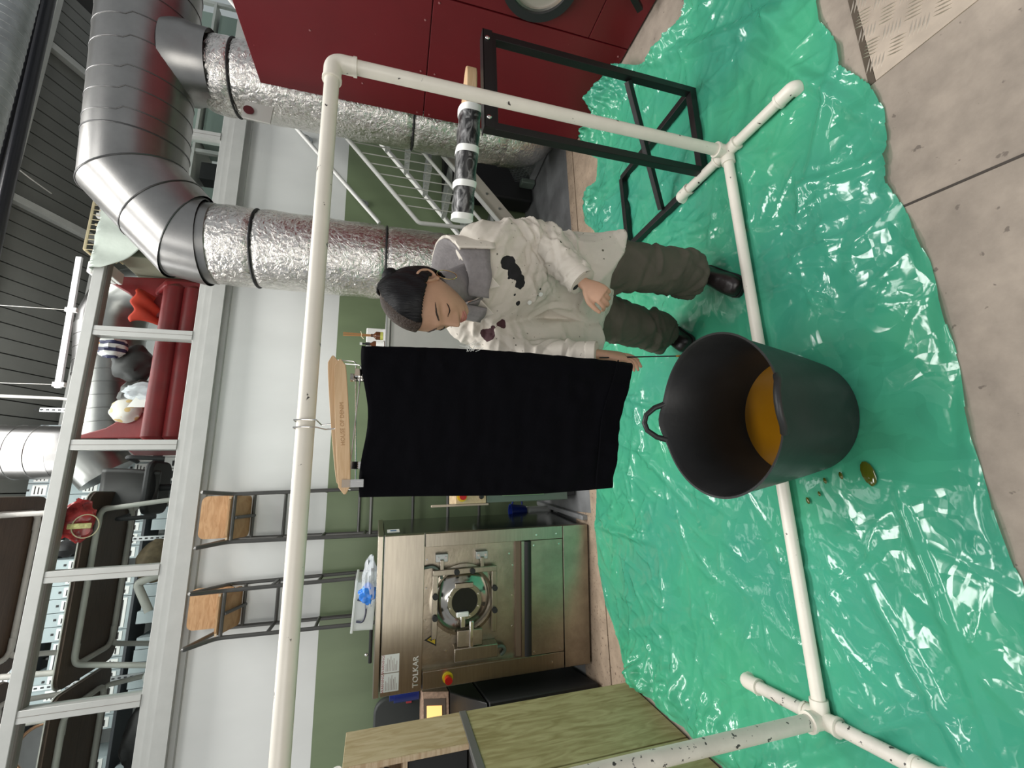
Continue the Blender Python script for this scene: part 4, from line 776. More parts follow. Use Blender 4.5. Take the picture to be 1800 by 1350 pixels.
# machine and chair behind the bench
dm = thing('dark_machine', 'black topped machine with amber screen between washing machine and plywood bench', 'machine', (-1.7, 3.5, 0))
DMm = Matrix.Translation((-1.30, 3.05, 0)) @ Matrix.Rotation(.12, 4, 'Z')
b = MB(DMm); b.box((-.7, 0, .02), (0, .6, .78)); b.obj('body', M_RUB, dm, bevel=.01)
b = MB(DMm); b.poly([(0, .0, .79), (0, .34, .97), (0, .60, .97), (0, .60, .79)], (-.7, 0, 0)); b.obj('sloped_lid', M_BLK, dm, bevel=.008)
b = MB(DMm); b.poly([(0, .36, .975), (0, .44, 1.15), (0, .60, 1.15), (0, .6, .975)], (-.7, 0, 0)); hsg = b.obj('console', mat('copper_panel', (.40, .27, .19), .45, .3, var=.3, vscale=60), dm, bevel=.004)
def con(x, t, off): return Vector((x, .36+.08*t-off, .975+.175*t+off*.45))
for nm, x0, x1, t0, t1, off, m in (('screen_bezel', -.36, -.04, .12, .92, .004, mat('brown_bezel', (.10, .07, .05), .4)), ('screen', -.33, -.08, .25, .80, .008, mat('amber_screen', (.95, .55, .18), .5, emit=.9))):
    b = MB(DMm); b.poly([con(x0, t0, off), con(x1, t0, off), con(x1, t1, off), con(x0, t1, off)], (0, .004, 0)); b.obj(nm, m, hsg, smooth=False)
b = MB(); b.cyl((-1.40, 3.62, 1.16), (-1.40, 3.62, 1.33), .045); b.cyl((-1.40, 3.62, 1.33), (-1.40, 3.62, 1.36), .03); tag(b.obj('blue_bottle', M_BLUE), 'blue plastic container standing on the dark machine', 'container')
oc = thing('office_chair', 'dark grey office chair with red tag behind the plywood bench', 'chair', (-1.78, 3.9, 0))
b = MB(); b.poly([(-1.78+px, 3.98, 1.23+pz) for px, pz in rrect(.46, .46, .10)], (0, .06, 0)); b.obj('backrest', mat('dark_grey_mesh', (.04, .045, .042), .6), oc, bevel=.015)
b = MB(); b.tube([(-1.78, 4.05, 1.25), (-1.78, 4.07, .6), (-1.78, 3.95, .5)], .025, 10); b.obj('spine', M_BLK, oc); b = MB(); b.poly([(-1.78+px, 3.92+py*.5, .46) for px, py in rrect(.48, .48, .1)], (0, 0, .07)); b.obj('seat', M_RUB, oc, bevel=.015); b = MB(); b.cyl((-1.78, 3.92, 0), (-1.78, 3.92, .46), .03); b.cyl((-1.78, 3.92, 0), (-1.78, 3.92, .04), .2); b.obj('base', M_BLK, oc)
b = MB(); b.box((-1.60, 3.965, 1.18), (-1.56, 3.98, 1.22)); b.obj('red_tag', mat('red_tag', (.5, .05, .06), .6), oc, smooth=False)
# ================================================================== MEZZANINE CONTENTS
FLZ = 2.97
def table(x0, x1, yf, yb, zt, zf, label, spl=.08):
    t = thing('folding_table', label, 'table', ((x0+x1)/2, (yf+yb)/2, zf), 'tables stacked on the mezzanine')
    cx, cy = (x0+x1)/2, (yf+yb)/2
    b = MB(); b.poly([(cx+px, cy+py, zt-.026) for px, py in rrect(x1-x0, yb-yf, .09)], (0, 0, .022)); b.obj('table_top', M_TABLE, t, smooth=False)
    b = MB(); b.poly([(cx+px, cy+py, zt-.004) for px, py in rrect(x1-x0+.012, yb-yf+.012, .09)], (0, 0, .008)); b.obj('laminate_edge', M_TUBEW, t, smooth=False)
    fr = [Vector((cx+px, cy+py, zt-.045)) for px, py in rrect(x1-x0-.26, yb-yf-.24, .09)]
    b = MB(); b.tube(fr, .021, 10, closed=True); b.obj('frame', M_TUBEW, t)
    for sx_ in (-1, 1):
        for yy, so in ((yf+.13, -1), (yb-.13, 1)):
            xl = cx+sx_*((x1-x0)/2-.14); b = MB(); b.tube(bend([(xl-sx_*.14, yy, zt-.045), (xl, yy, zt-.045), (xl+sx_*spl, yy+so*.02, zf+.012)], .05), .02, 10); lg = b.obj('leg', M_TUBEW, t)
            b = MB(); b.cyl((xl+sx_*spl, yy+so*.02, zf), (xl+sx_*spl, yy+so*.02, zf+.02), .023); b.obj('foot_cap', M_RUB, lg)
    return t
table(-1.33, .07, 4.36, 5.12, 3.67, FLZ, 'lower of the two brown tables stacked behind the glass, nearer the red bench')
table(-2.75, -1.37, 4.36, 5.12, 3.67, FLZ, 'lower of the two brown tables stacked at the far left of the balustrade')
table(-1.35, .05, 4.38, 5.14, 4.36, 3.674, 'upper brown table standing on the lower one, above the balustrade rail nearer the red bench', .02)
table(-2.77, -1.41, 4.38, 5.14, 4.36, 3.674, 'upper brown table standing on the lower one at the far left', .02)
# shelves with archive boxes
shf = thing('steel_shelving', 'tall grey steel shelving filled with archive boxes behind the tables', 'shelving', (-.9, 6.0, FLZ))
SX0, SX1 = -3.0, .95
LV = [3.02, 3.44, 3.86, 4.28, 4.70]
for z in LV: b = MB(); b.box((SX0, 5.80, z-.025), (SX1, 6.14, z)); b.obj('shelf', mat('dark_shelf', (.05, .055, .06), .5), shf, smooth=False)
for x in (SX0, -1.7, -.4, SX1):
    for y in (5.79, 6.14):
        b = MB(); b.box((x-.022, y-.004, FLZ), (x+.022, y+.004, 4.92)); u = b.obj('upright', M_GALVD, shf, smooth=False)
        if y < 6: 
            b = MB()
            for k in range(40): b.box((x-.007, y-.006, FLZ+.02+k*.05), (x+.007, y-.0035, FLZ+.045+k*.05))
            o = b.obj('slots', M_RUB, u, smooth=False); o['kind'] = 'stuff'
def abox(x, z, wd, hh, white, lbl, k):
    b = MB(); b.box((x, 5.80, z), (x+wd-.006, 6.1, z+hh)); b.mi = 1
    if not white: b.box((x+.015, 5.797, z+.03), (x+wd-.02, 5.80, z+.15)); 
    b.mi = 2
    for i in range(3): b.box((x+.025, 5.794, z+(.21 if white else .12)-i*(.06 if white else .03)), (x+wd-.03-.012*((i+k) % 3), 5.797, z+(.23 if white else .128)-i*(.06 if white else .03)))
    if not white: b.box((x+wd/2-.012, 5.796, z+.17), (x+wd/2+.008, 5.80, z+.19))
    o = b.obj('archive_box', [M_LABEL if white else M_BOX, M_LABEL, M_INK], smooth=False)
    tag(o, lbl, 'box', 'white boxes on the mezzanine shelves' if white else 'grey boxes on the mezzanine shelves'); return o
ORD = 'first second third fourth fifth sixth seventh eighth ninth tenth eleventh twelfth thirteenth fourteenth fifteenth sixteenth seventeenth eighteenth nineteenth twentieth twenty-first twenty-second twenty-third twenty-fourth twenty-fifth twenty-sixth twenty-seventh twenty-eighth twenty-ninth thirtieth thirty-first thirty-second thirty-third thirty-fourth thirty-fifth'.split()
k = 0
for li, z in enumerate(LV):
    x = SX0+.04; nb = 0
    while x < SX1-.15:
        wd = rng.uniform(.11, .135) if rng.random() < .85 else rng.uniform(.26, .32)
        if x+wd > SX1-.02: break
        skip = any(abs(x+wd/2-u) < wd/2+.0 for u in ())
        white = (li in (1,) and x > .15) or (li == 2 and x > .30)
        if rng.random() > .07:
            abox(x, z, wd, (rng.uniform(.30, .355) if wd < .2 else .17) if li < 4 else .19, white, ('white file box with handwriting' if white else 'wide grey archive box' if wd > .2 else 'grey archive box with white label')+', '+ORD[nb]+' from the left on the '+('lowest', 'second', 'third', 'fourth', 'top')[li]+' mezzanine shelf', k); nb += 1
        k += 1; x += wd
# red upholstered bench
rb = thing('red_bench', 'red vinyl upholstered bench with sloping arms behind the balustrade glass', 'bench', (1.1, 4.75, FLZ))
def P_(x, y, Y): return at(x, y, Y=Y)
l0, l1 = P_(300, 772, 4.5).x, P_(300, 505, 4.5).x
for nm, z, r in (('lower_roll', P_(322, 640, 4.5).z, .075), ('upper_roll', P_(288, 640, 4.5).z, .085)):
    b = MB(); b.tube([(l0-.02, 4.58, z-.01), (l0+.02, 4.5, z), (l1-.02, 4.5, z), (l1+.02, 4.58, z-.01)], [r*.8, r, r, r*.8], 20); b.obj(nm, M_REDV, rb)
zs_ = P_(288, 640, 4.5).z+.05
b = MB(); b.box((l0, 4.5, FLZ+.03), (l1, 5.2, zs_-.04)); b.obj('seat_base', M_REDV, rb, bevel=.02)
for x, sg in ((l0, -1), (l1, 1)):
    b = MB(); b.poly([(x, 4.50, FLZ+.1), (x, 4.50, zs_+.04), (x, 4.75, zs_+.22), (x, 5.2, 3.78), (x, 5.25, 3.78), (x, 5.25, FLZ+.1)], (sg*.08, 0, 0)); b.obj('sloping_arm', M_REDV, rb, bevel=.02)
for sg, pts_ in ((1, ((172, 484), (225, 515), (262, 556), (288, 560), (330, 520), (335, 490))), (-1, ((118, 770), (185, 752), (236, 722), (262, 728), (300, 748), (330, 770)))):
    b = MB(); b.poly([P_(x, y, 4.72) for x, y in pts_], (.0, .05, 0)); b.obj('arm_flap', M_REDV, rb, bevel=.012)
b = MB(); b.grid(lambda u, v: Vector((l0+.05+(l1-l0-.1)*u, 5.22-.02*math.sin(u*9), zs_+.10*v+.03*noise.noise((u*5, v*2, 0)))), 20, 4); b.obj('back_fold', M_REDV, rb, solid=.02)
cl = MB(); q = P_(270, 540, 4.62); cl.grid(lambda u, v: Vector((q.x-.16+.30*u+.03*math.sin(v*4), 4.62+.20*v*v-.03*u, q.z+.16-.26*v*(1-.45*u)+.02*math.sin(u*12+v*5))), 16, 12); tag(cl.obj('orange_cloth', M_ORR, solid=.006), 'orange red cloth slumped at the right end of the red bench', 'cloth')
zt_ = zs_-.0
def blob(nm, x, y, Y, sx, sy, sz, seed, m, lab, cat, amp=.25): p = P_(x, y, Y); return crumple(nm, p, sx, sy, sz, seed, m, lab, cat, amp)
blob('black_bag', 235, 640, 4.85, .17, .12, .16, 2, mat('black_nylon', (.02, .019, .018), .5), 'slumped black bag lying on the red bench between striped bag and cushion', 'bag')
blob('black_bag', 242, 695, 4.8, .14, .1, .13, 12, mat('dark_olive_nylon', (.035, .033, .028), .4), 'dark glossy bag on the red bench nearer the patterned cushion', 'bag')
M_STRIPE = bpy.data.materials.new('striped_cloth'); M_STRIPE.use_nodes = True; nt = M_STRIPE.node_tree; N = nt.nodes.new; L = nt.links.new; wv = N('ShaderNodeTexWave'); wv.inputs['Scale'].default_value = 5.0; wv.inputs['Distortion'].default_value = .8; tc = N('ShaderNodeTexCoord'); L(tc.outputs['Object'], wv.inputs[0]); r = N('ShaderNodeValToRGB'); r.color_ramp.interpolation = 'CONSTANT'; r.color_ramp.elements[0].color = (.02, .02, .07, 1); r.color_ramp.elements[1].position = .5; r.color_ramp.elements[1].color = (.65, .64, .62, 1); L(wv.outputs[0], r.inputs[0]); L(r.outputs[0], nt.nodes['Principled BSDF'].inputs['Base Color'])
sbg = blob('striped_bag', 198, 610, 4.7, .10, .09, .11, 5, M_STRIPE, 'navy and white striped cloth bag with orange trim, topmost on the red bench', 'bag', .3)
p = P_(180, 605, 4.68); b = MB(); b.tube([p+Vector((-.05, 0, .03)), p+Vector((0, -.03, .0)), p+Vector((.05, -.02, .03)), p+Vector((.08, 0, .0))], .013, 8); o = b.obj('orange_trim', mat('orange_trim', (.7, .27, .04), .6), sbg)
M_PAT = bpy.data.materials.new('patterned_cloth'); M_PAT.use_nodes = True; nt = M_PAT.node_tree; N = nt.nodes.new; L = nt.links.new; vv = N('ShaderNodeTexVoronoi'); vv.inputs['Scale'].default_value = 14; tc = N('ShaderNodeTexCoord'); L(tc.outputs['Object'], vv.inputs[0]); r = N('ShaderNodeValToRGB'); r.color_ramp.interpolation = 'CONSTANT'; r.color_ramp.elements[0].color = (.62, .45, .2, 1); r.color_ramp.elements[1].position = .35; r.color_ramp.elements[1].color = (.66, .63, .58, 1); L(vv.outputs['Distance'], r.inputs[0]); L(r.outputs[0], nt.nodes['Principled BSDF'].inputs['Base Color'])
blob('patterned_cushion', 222, 722, 4.72, .11, .08, .12, 6, M_PAT, 'cream and ochre patterned cushion at the left end of the red bench', 'cushion', .12)
blob('plastic_wrap', 255, 690, 4.62, .07, .06, .15, 7, M_FILM, 'crumpled clear plastic wrap on the front of the red bench', 'plastic wrap', .45)
b = MB(); p = P_(250, 712, 4.6); b.poly([p+Vector((-.02, 0, .11)), p+Vector((.10, -.02, .03)), p+Vector((.02, -.03, -.16)), p+Vector((-.02, -.01, -.05))], (0, .004, 0)); tag(b.obj('folded_paper', M_LABEL, smooth=False), 'folded white paper sticking out over the red bench', 'paper')
# ducts behind the bench
ud = thing('upper_duct', 'shiny spiral duct crossing the mezzanine behind the red bench and rising to the roof', 'duct', P_(190, 700, 5.4))
b = MB(); spiral(b, [P_(190, 770, 5.4), P_(195, 575, 5.4)], .285, .13, 32); b.tube([P_(195, 590, 5.4), P_(200, 560, 5.38), P_(215, 530, 5.34), P_(240, 515, 5.3), P_(275, 510, 5.28)], [.285, .285, .275, .26, .26], 32); b.obj('lying_run', M_GALV, ud)['kind'] = 'stuff'
b = MB(); spiral(b, [P_(-40, 795, 5.4), P_(110, 795, 5.4)], .255, .13, 32); b.tube([P_(100, 795, 5.4), P_(135, 793, 5.4), P_(165, 805, 5.42), P_(190, 835, 5.45)], [.255, .255, .25, .24], 32); b.obj('rising_run', M_GALV, ud)['kind'] = 'stuff'
b = MB(); b.tube([P_(212, 640+70, 5.2), P_(100, 700, 5.2), P_(-20, 695, 5.2)], .014, 8); tag(b.obj('conduit', M_TUBEW), 'thin pale conduit rising past the spiral ducts', 'conduit')
b = MB(); b.bar(P_(140, 452, 5.1), P_(102, 682, 5.1), .03, .05); q = tag(b.obj('light_batten', mat('white_batten', (.8, .82, .84), .35), bevel=.004), 'long thin white batten just above the balustrade rail', 'batten')
for yy in (545, 676): b = MB(); p = P_(140-(yy-452)*.165, yy, 5.08); b.box((p.x-.02, p.y-.02, p.z-.05), (p.x+.02, p.y+.02, p.z+.04)); b.obj('clip', M_LABEL, q, smooth=False); b = MB(); b.tube([(p.x, p.y, p.z+.03), (p.x, p.y, roofz(p.y)+.02)], .003, 6); b.obj('hanger_rod', M_TUBEW, q)
# crate with mint cloth, basket and trays behind the elbow
pc0, pc1 = P_(150, 468, 4.45), P_(150, 300, 4.45)
cb = thing('cloth_crate', 'pale crate standing behind the balustrade under the mint cloth', 'crate', ((pc0.x+pc1.x)/2, 4.62, FLZ))
b = MB(); b.box((max(pc0.x, l1+.2), 4.36, FLZ), (2.6, 4.95, 3.80)); b.obj('crate_body', mat('olive_grey_board', (.30, .30, .22), .7), cb, bevel=.01, smooth=False)
q0, q1 = P_(150, 470, 4.15), P_(150, 350, 4.15)
def mint(u, v):
    x = q0.x+(q1.x-q0.x)*u; hang = (.05+.62*(u**.8))*(.9+.06*math.sin(u*9)); d = v*(.30+hang)
    y, z = (4.40-d, 3.832) if d < .255 else (4.145-.015*math.sin(u*13+d*4), 3.832-(d-.255))
    return Vector((x+.06*max(0, d-.25)*math.sin(d*5), y, z+.012*noise.noise((u*6, d*8, 1))))
b = MB(); b.grid(mint, 26, 34); tag(b.obj('mint_cloth', M_MINT, solid=.004), 'pale mint cloth draped over the balustrade rail beside the duct elbow', 'cloth')
bk = thing('wire_basket', 'cream wire basket full of dark bobbins on the balustrade rail', 'basket', (1.9, 4.5, 3.84))
k0, k1 = P_(150, 440, 4.4).x, P_(150, 318, 4.4).x; z0, z1 = 3.845, 4.02
for z in (z0, z0+.05, z0+.10, z1):
    b = MB(); b.tube(bend([(k0, 4.38, z), (k1, 4.38, z), (k1, 4.62, z), (k0, 4.62, z), (k0, 4.38, z)], .03), .006 if z < z1 else .011, 6); b.obj('wire_hoop', M_CREAM, bk)
for i in range(15): x = k0+(k1-k0)*i/14; b = MB(); b.tube([(x, 4.378, z1), (x, 4.378, z0), (x, 4.62, z0)], .0035, 5); b.obj('wire', M_CREAM, bk)
for i in range(11):
    x = k0+.04+(k1-k0-.08)*(i % 6)/5; y = 4.45+.1*(i//6); b = MB(); b.cyl((x, y, z0+.012), (x+.01, y+.01, z0+.10+.02*(i % 3)), .045, .032, 14); o = b.obj('bobbin', mat(('black_thread', 'plum_thread', 'brown_thread')[i % 3], ((.014, .013, .02), (.05, .03, .035), (.04, .03, .025))[i % 3], .8)); b = MB(); b.cyl((x+.01, y+.01, z0+.10+.02*(i % 3)), (x+.012, y+.012, z0+.14+.02*(i % 3)), .011, seg=8); b.obj('spool_core', M_CREAM, o)
    tag(o, ('black', 'plum', 'brown')[i % 3]+' thread bobbin in the wire basket, '+('front', 'rear')[i//6]+' row, '+ORD[i % 6]+' from the left', 'bobbin', 'bobbins in the basket')
ty = thing('white_trays', 'small stack of white plastic trays at the corner of the rail', 'tray stack', P_(150, 472, 4.42))
tp0 = P_(150, 480, 4.4); 
for i in range(4): b = MB(); z = 3.81+.042*i; b.box((tp0.x, 4.37, z), (tp0.x+.105, 4.6, z+.036)); b.obj('tray', M_LABEL, ty, bevel=.008)
# red shiny bag hanging from the table leg, and other clutter
hb = blob('red_snack_bag', 132, 915, 4.34, .135, .06, .12, 9, mat('red_foil_bag', (.36, .03, .03), .22, var=.6, vscale=16), 'shiny red printed plastic bag hanging from the brown table', 'bag', .4)
p = P_(135, 925, 4.27); b = MB(); b.box((p.x-.02, 4.265, p.z-.09), (p.x+.02, 4.275, p.z+.06)); b.obj('printed_panel', mat('yellow_print', (.75, .6, .25), .5, var=.5, vscale=40), hb, bevel=.01)
p = P_(150, 925, 4.27); b = MB(); b.tube([p+Vector((math.cos(a)*.085, 0, math.sin(a)*.085)) for a in [2*PI*k/28 for k in range(28)]], .004, 6, closed=True); b.obj('rubber_loop', M_CREAM, hb)
blob('dark_sack', 115, 965, 4.5, .06, .06, .09, 3, M_RUB, 'small dark sack hanging beside the red plastic bag', 'sack')
bc = thing('black_chair', 'black moulded office chair tucked under the brown tables', 'chair', (.25, 4.75, FLZ))
c = P_(215, 858, 4.62)
def shell(u, v): a = (u-.5)*1.3; return Vector((c.x+.22*math.sin(a*1.25)*(1-.2*v*v), 4.62+.10*math.cos(a*2), c.z+.16-.42*v+.04*math.cos(a*2)))
b = MB(); b.grid(shell, 14, 12); b.obj('backrest', mat('black_moulding', (.035, .034, .033), .5), bc, solid=.03)
for sg in (-1, 1): b = MB(); b.tube(bend([(c.x+sg*.24, 4.55, c.z-.30), (c.x+sg*.25, 4.48, c.z-.05), (c.x+sg*.23, 4.75, c.z-.02)], .06), .018, 8); b.obj('armrest', M_RUB, bc)
b = MB(); b.poly([(c.x+px, 4.8+py, 3.36) for px, py in rrect(.46, .42, .1)], (0, 0, .06)); b.obj('seat', M_RUB, bc, bevel=.02); b = MB(); b.cyl((c.x, 4.8, FLZ), (c.x, 4.8, 3.36), .03); b.cyl((c.x, 4.8, FLZ), (c.x, 4.8, FLZ+.05), .24); b.obj('base', M_RUB, bc)
blob('brown_cushion', 275, 985, 4.6, .17, .14, .13, 14, mat('brown_canvas', (.16, .12, .07), .8, var=.3, vscale=20), 'round brown cushion under the brown table, nearer the red bench', 'cushion', .1)
blob('black_sack', 262, 1290, 4.65, .26, .14, .16, 15, mat('black_leather', (.015, .014, .014), .4), 'black bag heap at the far left behind the glass', 'bag')
b = MB(); b.tube(bend([P_(310, 1000, 4.5), P_(240, 1025, 4.5), P_(262, 1075, 4.5)], .04), .03, 10); tag(b.obj('bent_pipe', M_TUBEW), 'bent pale pipe leaning under the brown table', 'pipe')
b = MB(); c = P_(265, 1190, 4.5); b.cyl(c+Vector((0, 0, 0)), c+Vector((.02, .12, 0)), .055, .055, 18); b.cyl(c+Vector((-.004, -.02, 0)), c, .03, .03, 14); tag(b.obj('spotlight', M_WHITE), 'white round lamp housing low behind the glass at the left', 'lamp')
b = MB(); c = P_(75, 1315, 4.85); b.tube([c+Vector((math.cos(a)*.17, 0, math.sin(a)*.17)) for a in [2*PI*k/32 for k in range(32)]], .012, 8, closed=True); q = tag(b.obj('reflector', mat('copper_rim', (.45, .26, .15), .3, .6)), 'round shiny reflector with a copper rim at the far left', 'reflector'); b = MB(); b.lathe((0, 0, 0), [(.165, 0), (.12, .05), (.03, .08), (.002, .082)], 28); o = b.obj('reflector_dish', M_GALV, q); o.data.transform(Matrix.Translation(c) @ Matrix.Rotation(-PI/2, 4, 'X'))
# pale shelving at the right of the duct
ws = thing('white_shelving', 'white shelving with pale boards behind the balustrade, right of the duct', 'shelving', (4.2, 5.0, FLZ))
for x in (2.7, 3.6, 4.6, 5.6): b = MB(); b.box((x-.02, 4.75, FLZ), (x+.02, 4.79, 4.2)); b.obj('upright', M_WHITE, ws, smooth=False)
for z in (3.15, 3.48, 3.82, 4.15): b = MB(); b.box((2.7, 4.74, z), (5.6, 5.2, z+.025)); b.obj('shelf', M_WHITE, ws, smooth=False)
for i, (x, z, w_, h_) in enumerate(((2.8, 3.505, .25, .2), (3.15, 3.505, .3, .16), (2.8, 3.175, .4, .22), (3.3, 3.175, .2, .25), (3.75, 3.175, .6, .28), (3.7, 3.505, .7, .28), (4.7, 3.505, .8, .28), (4.7, 3.175, .8, .28))):
    b = MB(); b.box((x, 4.80, z), (x+w_, 5.1, z+h_)); tag(b.obj('storage_carton', mat(('carton_black', 'carton_white', 'carton_mint')[i % 3 if i < 4 else 2], ((.03, .03, .03), (.6, .6, .58), (.36, .45, .40))[i % 3 if i < 4 else 2], .6), smooth=False), ('black', 'white', 'small mint', 'dark', 'mint', 'wide mint', 'far right upper mint', 'far right lower mint')[i]+' carton on the white shelving right of the duct, '+('second row from the floor', 'beside the black one', 'bottom row', 'bottom row near the post', 'bottom row mid shelf', 'second row mid shelf', 'second row', 'bottom row')[i], 'carton')
# ================================================================== PERSON
person = thing('person', 'person in a paint flecked off-white coat and olive trousers, bending and holding a thin brush', 'person', (.86, 1.62, .006))
ff = Vector((-.80, -.60, 0)); ll = Vector((.60, -.80, 0)); zz = Vector((0, 0, 1))      # facing, her left, up
def ringof(c, fa, lb, ra, rb, n=40, pw=1.0, back=1.0):
    c = Vector(c); out = []
    for k in range(n):
        a = 2*PI*k/n; ca, sa = math.cos(a), math.sin(a); ca_ = math.copysign(abs(ca)**pw, ca); sa_ = math.copysign(abs(sa)**pw, sa); out.append(c+fa*(ca_*ra*(back if ca < 0 else 1))+lb*(sa_*rb))
    return out
def limb(b, pts, rs, seg=20): b.tube(smooth_path(pts, 5), interp(rs, 5), seg); return b
def smooth_path(pts, n):
    P = [Vector(p) for p in pts]; P = [P[0]*2-P[1]]+P+[P[-1]*2-P[-2]]; out = []
    for i in range(1, len(P)-2):
        for k in range(n):
            t = k/n; out.append(.5*((2*P[i])+(P[i+1]-P[i-1])*t+(2*P[i-1]-5*P[i]+4*P[i+1]-P[i+2])*t*t+(3*P[i]-P[i-1]-3*P[i+1]+P[i+2])*t**3))
    out.append(P[-2]); return out
def interp(rs, n):
    out = []
    for a, b in zip(rs, rs[1:]): out += [a+(b-a)*(.5-.5*math.cos(PI*k/n)) for k in range(n)]
    return out+[rs[-1]]
def remesh(o, vox, sm=4, fac=.6):
    m = o.modifiers.new('r', 'REMESH'); m.mode = 'VOXEL'; m.voxel_size = vox; m.use_smooth_shade = True
    m = o.modifiers.new('s', 'SMOOTH'); m.factor = fac; m.iterations = sm
def crease(o, folds, fine=.0):                            # apply the modifiers, then press folds into the cloth along its normals
    dg = bpy.context.evaluated_depsgraph_get(); me = bpy.data.meshes.new_from_object(o.evaluated_get(dg)); old = o.data; o.modifiers.clear(); o.data = me; me.name = old.name; bpy.data.meshes.remove(old)
    n_ = len(me.vertices); co = np.empty(n_*3); nr = np.empty(n_*3); me.vertices.foreach_get('co', co); me.vertices.foreach_get('normal', nr); co = co.reshape(-1, 3); nr = nr.reshape(-1, 3); h = np.zeros(n_)
    for c, da, db, wd, L_, A, bow in folds:
        r = co-np.array(c); t = r @ np.array(db); s_ = r @ np.array(da)+bow*t*t; dist = np.linalg.norm(r, axis=1)
        h += A*(np.exp(-np.abs(s_)/wd)-.55*np.exp(-np.abs(s_-2.2*wd)/wd))*np.exp(-(t/L_)**2)*(dist < L_*2.2)*(dist > 0)*np.exp(-(np.abs(s_)/(L_*1.2))**4)
    if fine:
        h += fine*np.sin(co[:, 2]*70+3*np.sin(co[:, 0]*19)+2*np.sin(co[:, 1]*23))*np.sin(co[:, 0]*41+co[:, 1]*37)
    co += nr*h[:, None]; me.vertices.foreach_set('co', co.ravel()); me.update(); me.shade_smooth()
def fold_set(o_pts, axis, n, seed, wd=(.006, .014), L_=(.04, .10), A=(.004, .010), tilt=.5, jit=.05):
    r = np.random.default_rng(seed); out = []
    for i in range(n):
        c = Vector(o_pts[r.integers(len(o_pts))])+Vector(r.normal(0, jit, 3)); ax = (Vector(axis).normalized()+Vector(r.normal(0, tilt, 3))).normalized(); q = ax.cross(Vector(r.normal(0, 1, 3))).normalized()
        out.append((tuple(c), tuple(ax), tuple(q), r.uniform(*wd), r.uniform(*L_), r.uniform(*A)*r.choice([1, 1, -.7]), r.normal(0, 3)))
    return out
# ---- head frame (local: forward, left, up)
HR = Matrix(((-.751, .518, -.409), (-.378, -.846, -.377), (-.541, -.129, .831))); HC = Vector((.585, 1.324, 1.376))
def H(f, l, u): return HC+HR @ Vector((f, l, u))*1.1
def ss_(x, a, b): t = max(0, min(1, (x-a)/(b-a))); return t*t*(3-2*t)
def G(x, s): return math.exp(-(x/s)**2)
def headpt(th, ph, off=0, detail=True):
    # th: angle from the crown, ph: around from the face
    d = Vector((math.sin(th)*math.cos(ph), math.sin(th)*math.sin(ph), math.cos(th)))
    f, l, u = d.x*.093, d.y*.074, d.z*.118
    if f < 0: f *= 1.10; u += .01*(-d.x)
    jaw = ss_(-u, .02, .115); l *= 1-.33*jaw; f += (.034*ss_(d.x, 0, .3)*jaw) if f > 0 else .03*jaw
    if d.x > 0: f += .006*(1-jaw)*abs(d.x)
    if detail and d.x > 0:
        w = d.x
        f += w*(.008*G(l, .012)*G(u-.002, .03)+.027*G(l, .0125)*G(u+.034, .015)+.012*G(l, .011)*G(u+.016, .017))
        f += w*.009*(G(l-.016, .007)+G(l+.016, .007))*G(u+.040, .009)
        f -= w*.012*(G(l-.034, .017)+G(l+.034, .017))*G(u-.004, .013); f += w*.0085*(G(l-.034, .013)+G(l+.034, .013))*G(u+.001, .009)
        f += w*.005*G(u-.026, .012)*G(l, .05)
        f += w*(.010*G(l, .020)*(G(u+.063, .006)+1.1*G(u+.075, .0065)))-w*.003*G(l, .025)*G(u+.069, .0025)
        f += w*.012*G(l, .020)*G(u+.104, .016)-w*.004*G(l, .03)*G(u+.088, .007)
        f += w*.006*(G(l-.045, .02)+G(l+.045, .02))*G(u+.03, .022)
    v = Vector((f, l, u)); return v+Vector((d.x, d.y, d.z))*off
body = MB(); NT, NP = 70, 84
body.rings([[H(*headpt(PI*(.008+.984*i/NT), 2*PI*k/NP)) for k in range(NP)] for i in range(NT+1)])
NB = Vector((.728, 1.447, 1.205))                                        # base of the neck
limb(body, [H(-.02, 0, -.02), H(-.03, 0, -.09), NB, NB+Vector((.03, .04, -.06))], [.052, .050, .056, .07])
LS, LE, LW = Vector((.868, 1.425, 1.175)), Vector((.935, 1.44, .925)), Vector((.732, 1.345, .808))
RS_, RE, RW = Vector((.675, 1.665, 1.185)), Vector((.505, 1.60, .955)), Vector((.474, 1.425, .735))
PV = Vector((.875, 1.64, .83)); LH, RH_ = PV+ll*.085, PV-ll*.085
LK, LA = Vector((.925, 1.53, .43)), Vector((.935, 1.535, .085)); RK, RA = Vector((.765, 1.765, .42)), Vector((.745, 1.835, .085))
body.rings([ringof(c, ff, ll, a, w_) for c, a, w_ in ((NB+Vector((.02, .02, 0)), .06, .075), (NB+Vector((.05, .05, -.05)), .085, .15), (Vector((.83, 1.56, 1.05)), .10, .15), (Vector((.86, 1.60, .93)), .09, .125), (PV, .10, .15), (PV-zz*.08, .09, .14))])
for a, e, w_ in ((LS, LE, LW), (RS_, RE, RW)): limb(body, [a.lerp(PV+zz*.3, .2), a, a.lerp(e, .5), e, e.lerp(w_, .5), w_], [.055, .052, .044, .037, .032, .024])
for h, kk, an in ((LH, LK, LA), (RH_, RK, RA)): limb(body, [h, h.lerp(kk, .5), kk, kk.lerp(an, .4), an], [.085, .075, .055, .05, .038])
